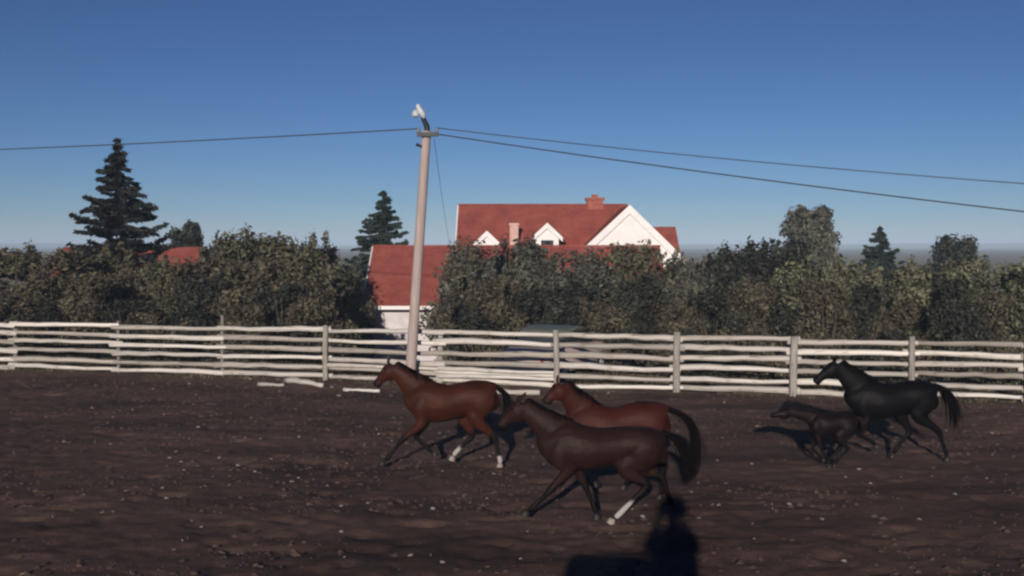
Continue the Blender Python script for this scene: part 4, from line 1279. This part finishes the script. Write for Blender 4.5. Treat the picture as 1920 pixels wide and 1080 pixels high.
def bale(lx, ly, lz, rot=0.0):
    global bale_me
    if bale_me is None:
        bm = bmesh.new(); add_box(bm, (-.5, -.23, 0), (.5, .23, .40)); bmesh.ops.bevel(bm, geom=bm.edges[:], offset=.05, segments=2, affect='EDGES')
        bmesh.ops.subdivide_edges(bm, edges=bm.edges[:], cuts=2, use_grid_fill=True)
        for v in bm.verts: v.co += Vector((mnoise.noise(v.co * 7), mnoise.noise(v.co * 7 + Vector((5, 0, 0))), mnoise.noise(v.co * 7 + Vector((0, 5, 0))))) * .022
        bale_me = bpy.data.meshes.new('shadow_bale'); bm.to_mesh(bale_me); bm.free(); bale_me.materials.append(M['hay'])
    o = bpy.data.objects.new('shadow_bale', bale_me); col.objects.link(o)
    p = Vector((-0.40, -0.80, 0)) + R_ * lx + Vector((-R_.y, R_.x, 0)) * ly
    o.location = (p.x, p.y, lz); o.rotation_euler = (0, 0, ang + rot); o.scale = (1, 1, .93)
    tag(o, 'unseen hay bale added on the wagon to shape the shadow in the corral', 'hay bale', 'unseen hay bales added to shape the shadow')
for layer in range(5):
    zz = 1.10 + layer * .378
    n_x = (-.66, .36) if layer < 4 else (-.72, .40)
    for lx in n_x:
        for ly in (-.5, -.02, .46) if layer < 4 else (-.30, .18):
            bale(lx + rng.uniform(-.02, .02), ly, zz, rng.uniform(-.03, .03))
bale(-.42, -.05, 1.10 + 5 * .378, .05)  # added top bale, throws the shadow hump left of the figure

# photographer, seated, both hands at a film camera in front of the eyes
person = empty('person', (-0.02, -0.55, 3.06), 0.0)
person.scale = (1.22, 1.1, 1.1)
tag(person, 'seated person in blue denim and tan hat filming from the hay bales', 'person')
bm = bmesh.new()
loft(bm, [(0, 0, .02, .17, .25), (0, .0, .18, .16, .25), (0, .01, .36, .15, .24), (0, .02, .48, .11, .21), (0, .02, .55, .06, .09), (0, .035, .60, .055, .055), (0, .05, .66, .05, .05)], 14, 3, (1, 0, 0))
loft(bm, [(0, .06, .60, .05, .05), (0, .075, .65, .085, .07), (0, .07, .73, .10, .078), (0, .06, .80, .09, .07), (0, .05, .84, .04, .035)], 14, 3, (1, 0, 0))
loft(bm, [(0, .15, .715, .02, .014), (0, .185, .70, .018, .016), (0, .16, .685, .012, .012)], 8, 2, (1, 0, 0))
for s in (-1, 1):
    loft(bm, [(s * .08, .05, .75, .02, .03), (s * .095, .045, .72, .03, .012), (s * .085, .055, .68, .015, .01)], 8, 2)
    loft(bm, [(s * .10, .0, .08, .10, .10), (s * .12, .22, .09, .085, .085), (s * .13, .43, .08, .062, .062), (s * .13, .46, -.12, .055, .055), (s * .13, .44, -.34, .04, .04), (s * .13, .46, -.40, .045, .04), (s * .14, .58, -.43, .035, .04)], 12, 3, (1, 0, 0))
    loft(bm, [(s * .17, .02, .47, .07, .065), (s * .24, .10, .34, .052, .05), (s * .25, .17, .26, .045, .045), (s * .18, .24, .45, .038, .036), (s * .10, .27, .62, .026, .028), (s * .085, .285, .66, .035, .02)], 12, 3, (1, 0, 0))
    for k in range(4):
        x = s * (.10 - k * .004); z = .655 + k * .019; L = (.060, .068, .064, .050)[3 - k]
        loft(bm, [(x, .285, z, .009, .009), (x - s * .004, .285 + L * .5, z + .005, .0085, .0085), (x - s * .022, .285 + L * .85, z + .006, .008, .008), (x - s * .040, .285 + L * .8, z + .004, .007, .007)], 7, 2)
    loft(bm, [(s * .09, .28, .65, .011, .011), (s * .07, .31, .648, .010, .010), (s * .045, .325, .652, .008, .008)], 7, 2)
fused('body', bm, .011, M['denim'], person, 4)
bm = bmesh.new()
loft(bm, [(0, .05, .70, .17, .185), (0, .05, .74, .175, .19), (0, .05, .80, .16, .17), (0, .05, .87, .13, .135), (0, .05, .915, .08, .08), (0, .05, .93, .02, .02)], 18, 2, (1, 0, 0))
from_bm('hat', bm, M['felt'], person, True)
fc = empty('film_camera', (0, -0.16, 3.80)); tag(fc, 'small dark film camera held to the face of the seated person', 'film camera')
bm = bmesh.new(); add_box(bm, (-.03, -.08, -.055), (.03, .07, .055)); bmesh.ops.bevel(bm, geom=bm.edges[:], offset=.006, segments=2, affect='EDGES'); from_bm('body', bm, M['darkmetal'], fc)
bm = bmesh.new(); tube(bm, [(0, .065, 0), (0, .13, 0)], .022, .024, 14); from_bm('lens', bm, M['chrome'], fc)

# ------------------------------------------------------------------ air
m = bpy.data.materials.new('summer_haze'); m.use_nodes = True
nt = m.node_tree; nt.nodes.clear()
pv = nt.nodes.new('ShaderNodeVolumePrincipled'); mo = nt.nodes.new('ShaderNodeOutputMaterial')
pv.inputs['Color'].default_value = (0.60, 0.79, 1.0, 1); pv.inputs['Density'].default_value = 0.0006; pv.inputs['Anisotropy'].default_value = -0.22
nt.links.new(pv.outputs[0], mo.inputs['Volume'])
bm = bmesh.new(); add_box(bm, (-4700, -800, -7), (4700, 5900, 32))
hz = from_bm('haze', bm, m); tag(hz, 'thin summer haze over the plain', 'haze', kind='stuff')
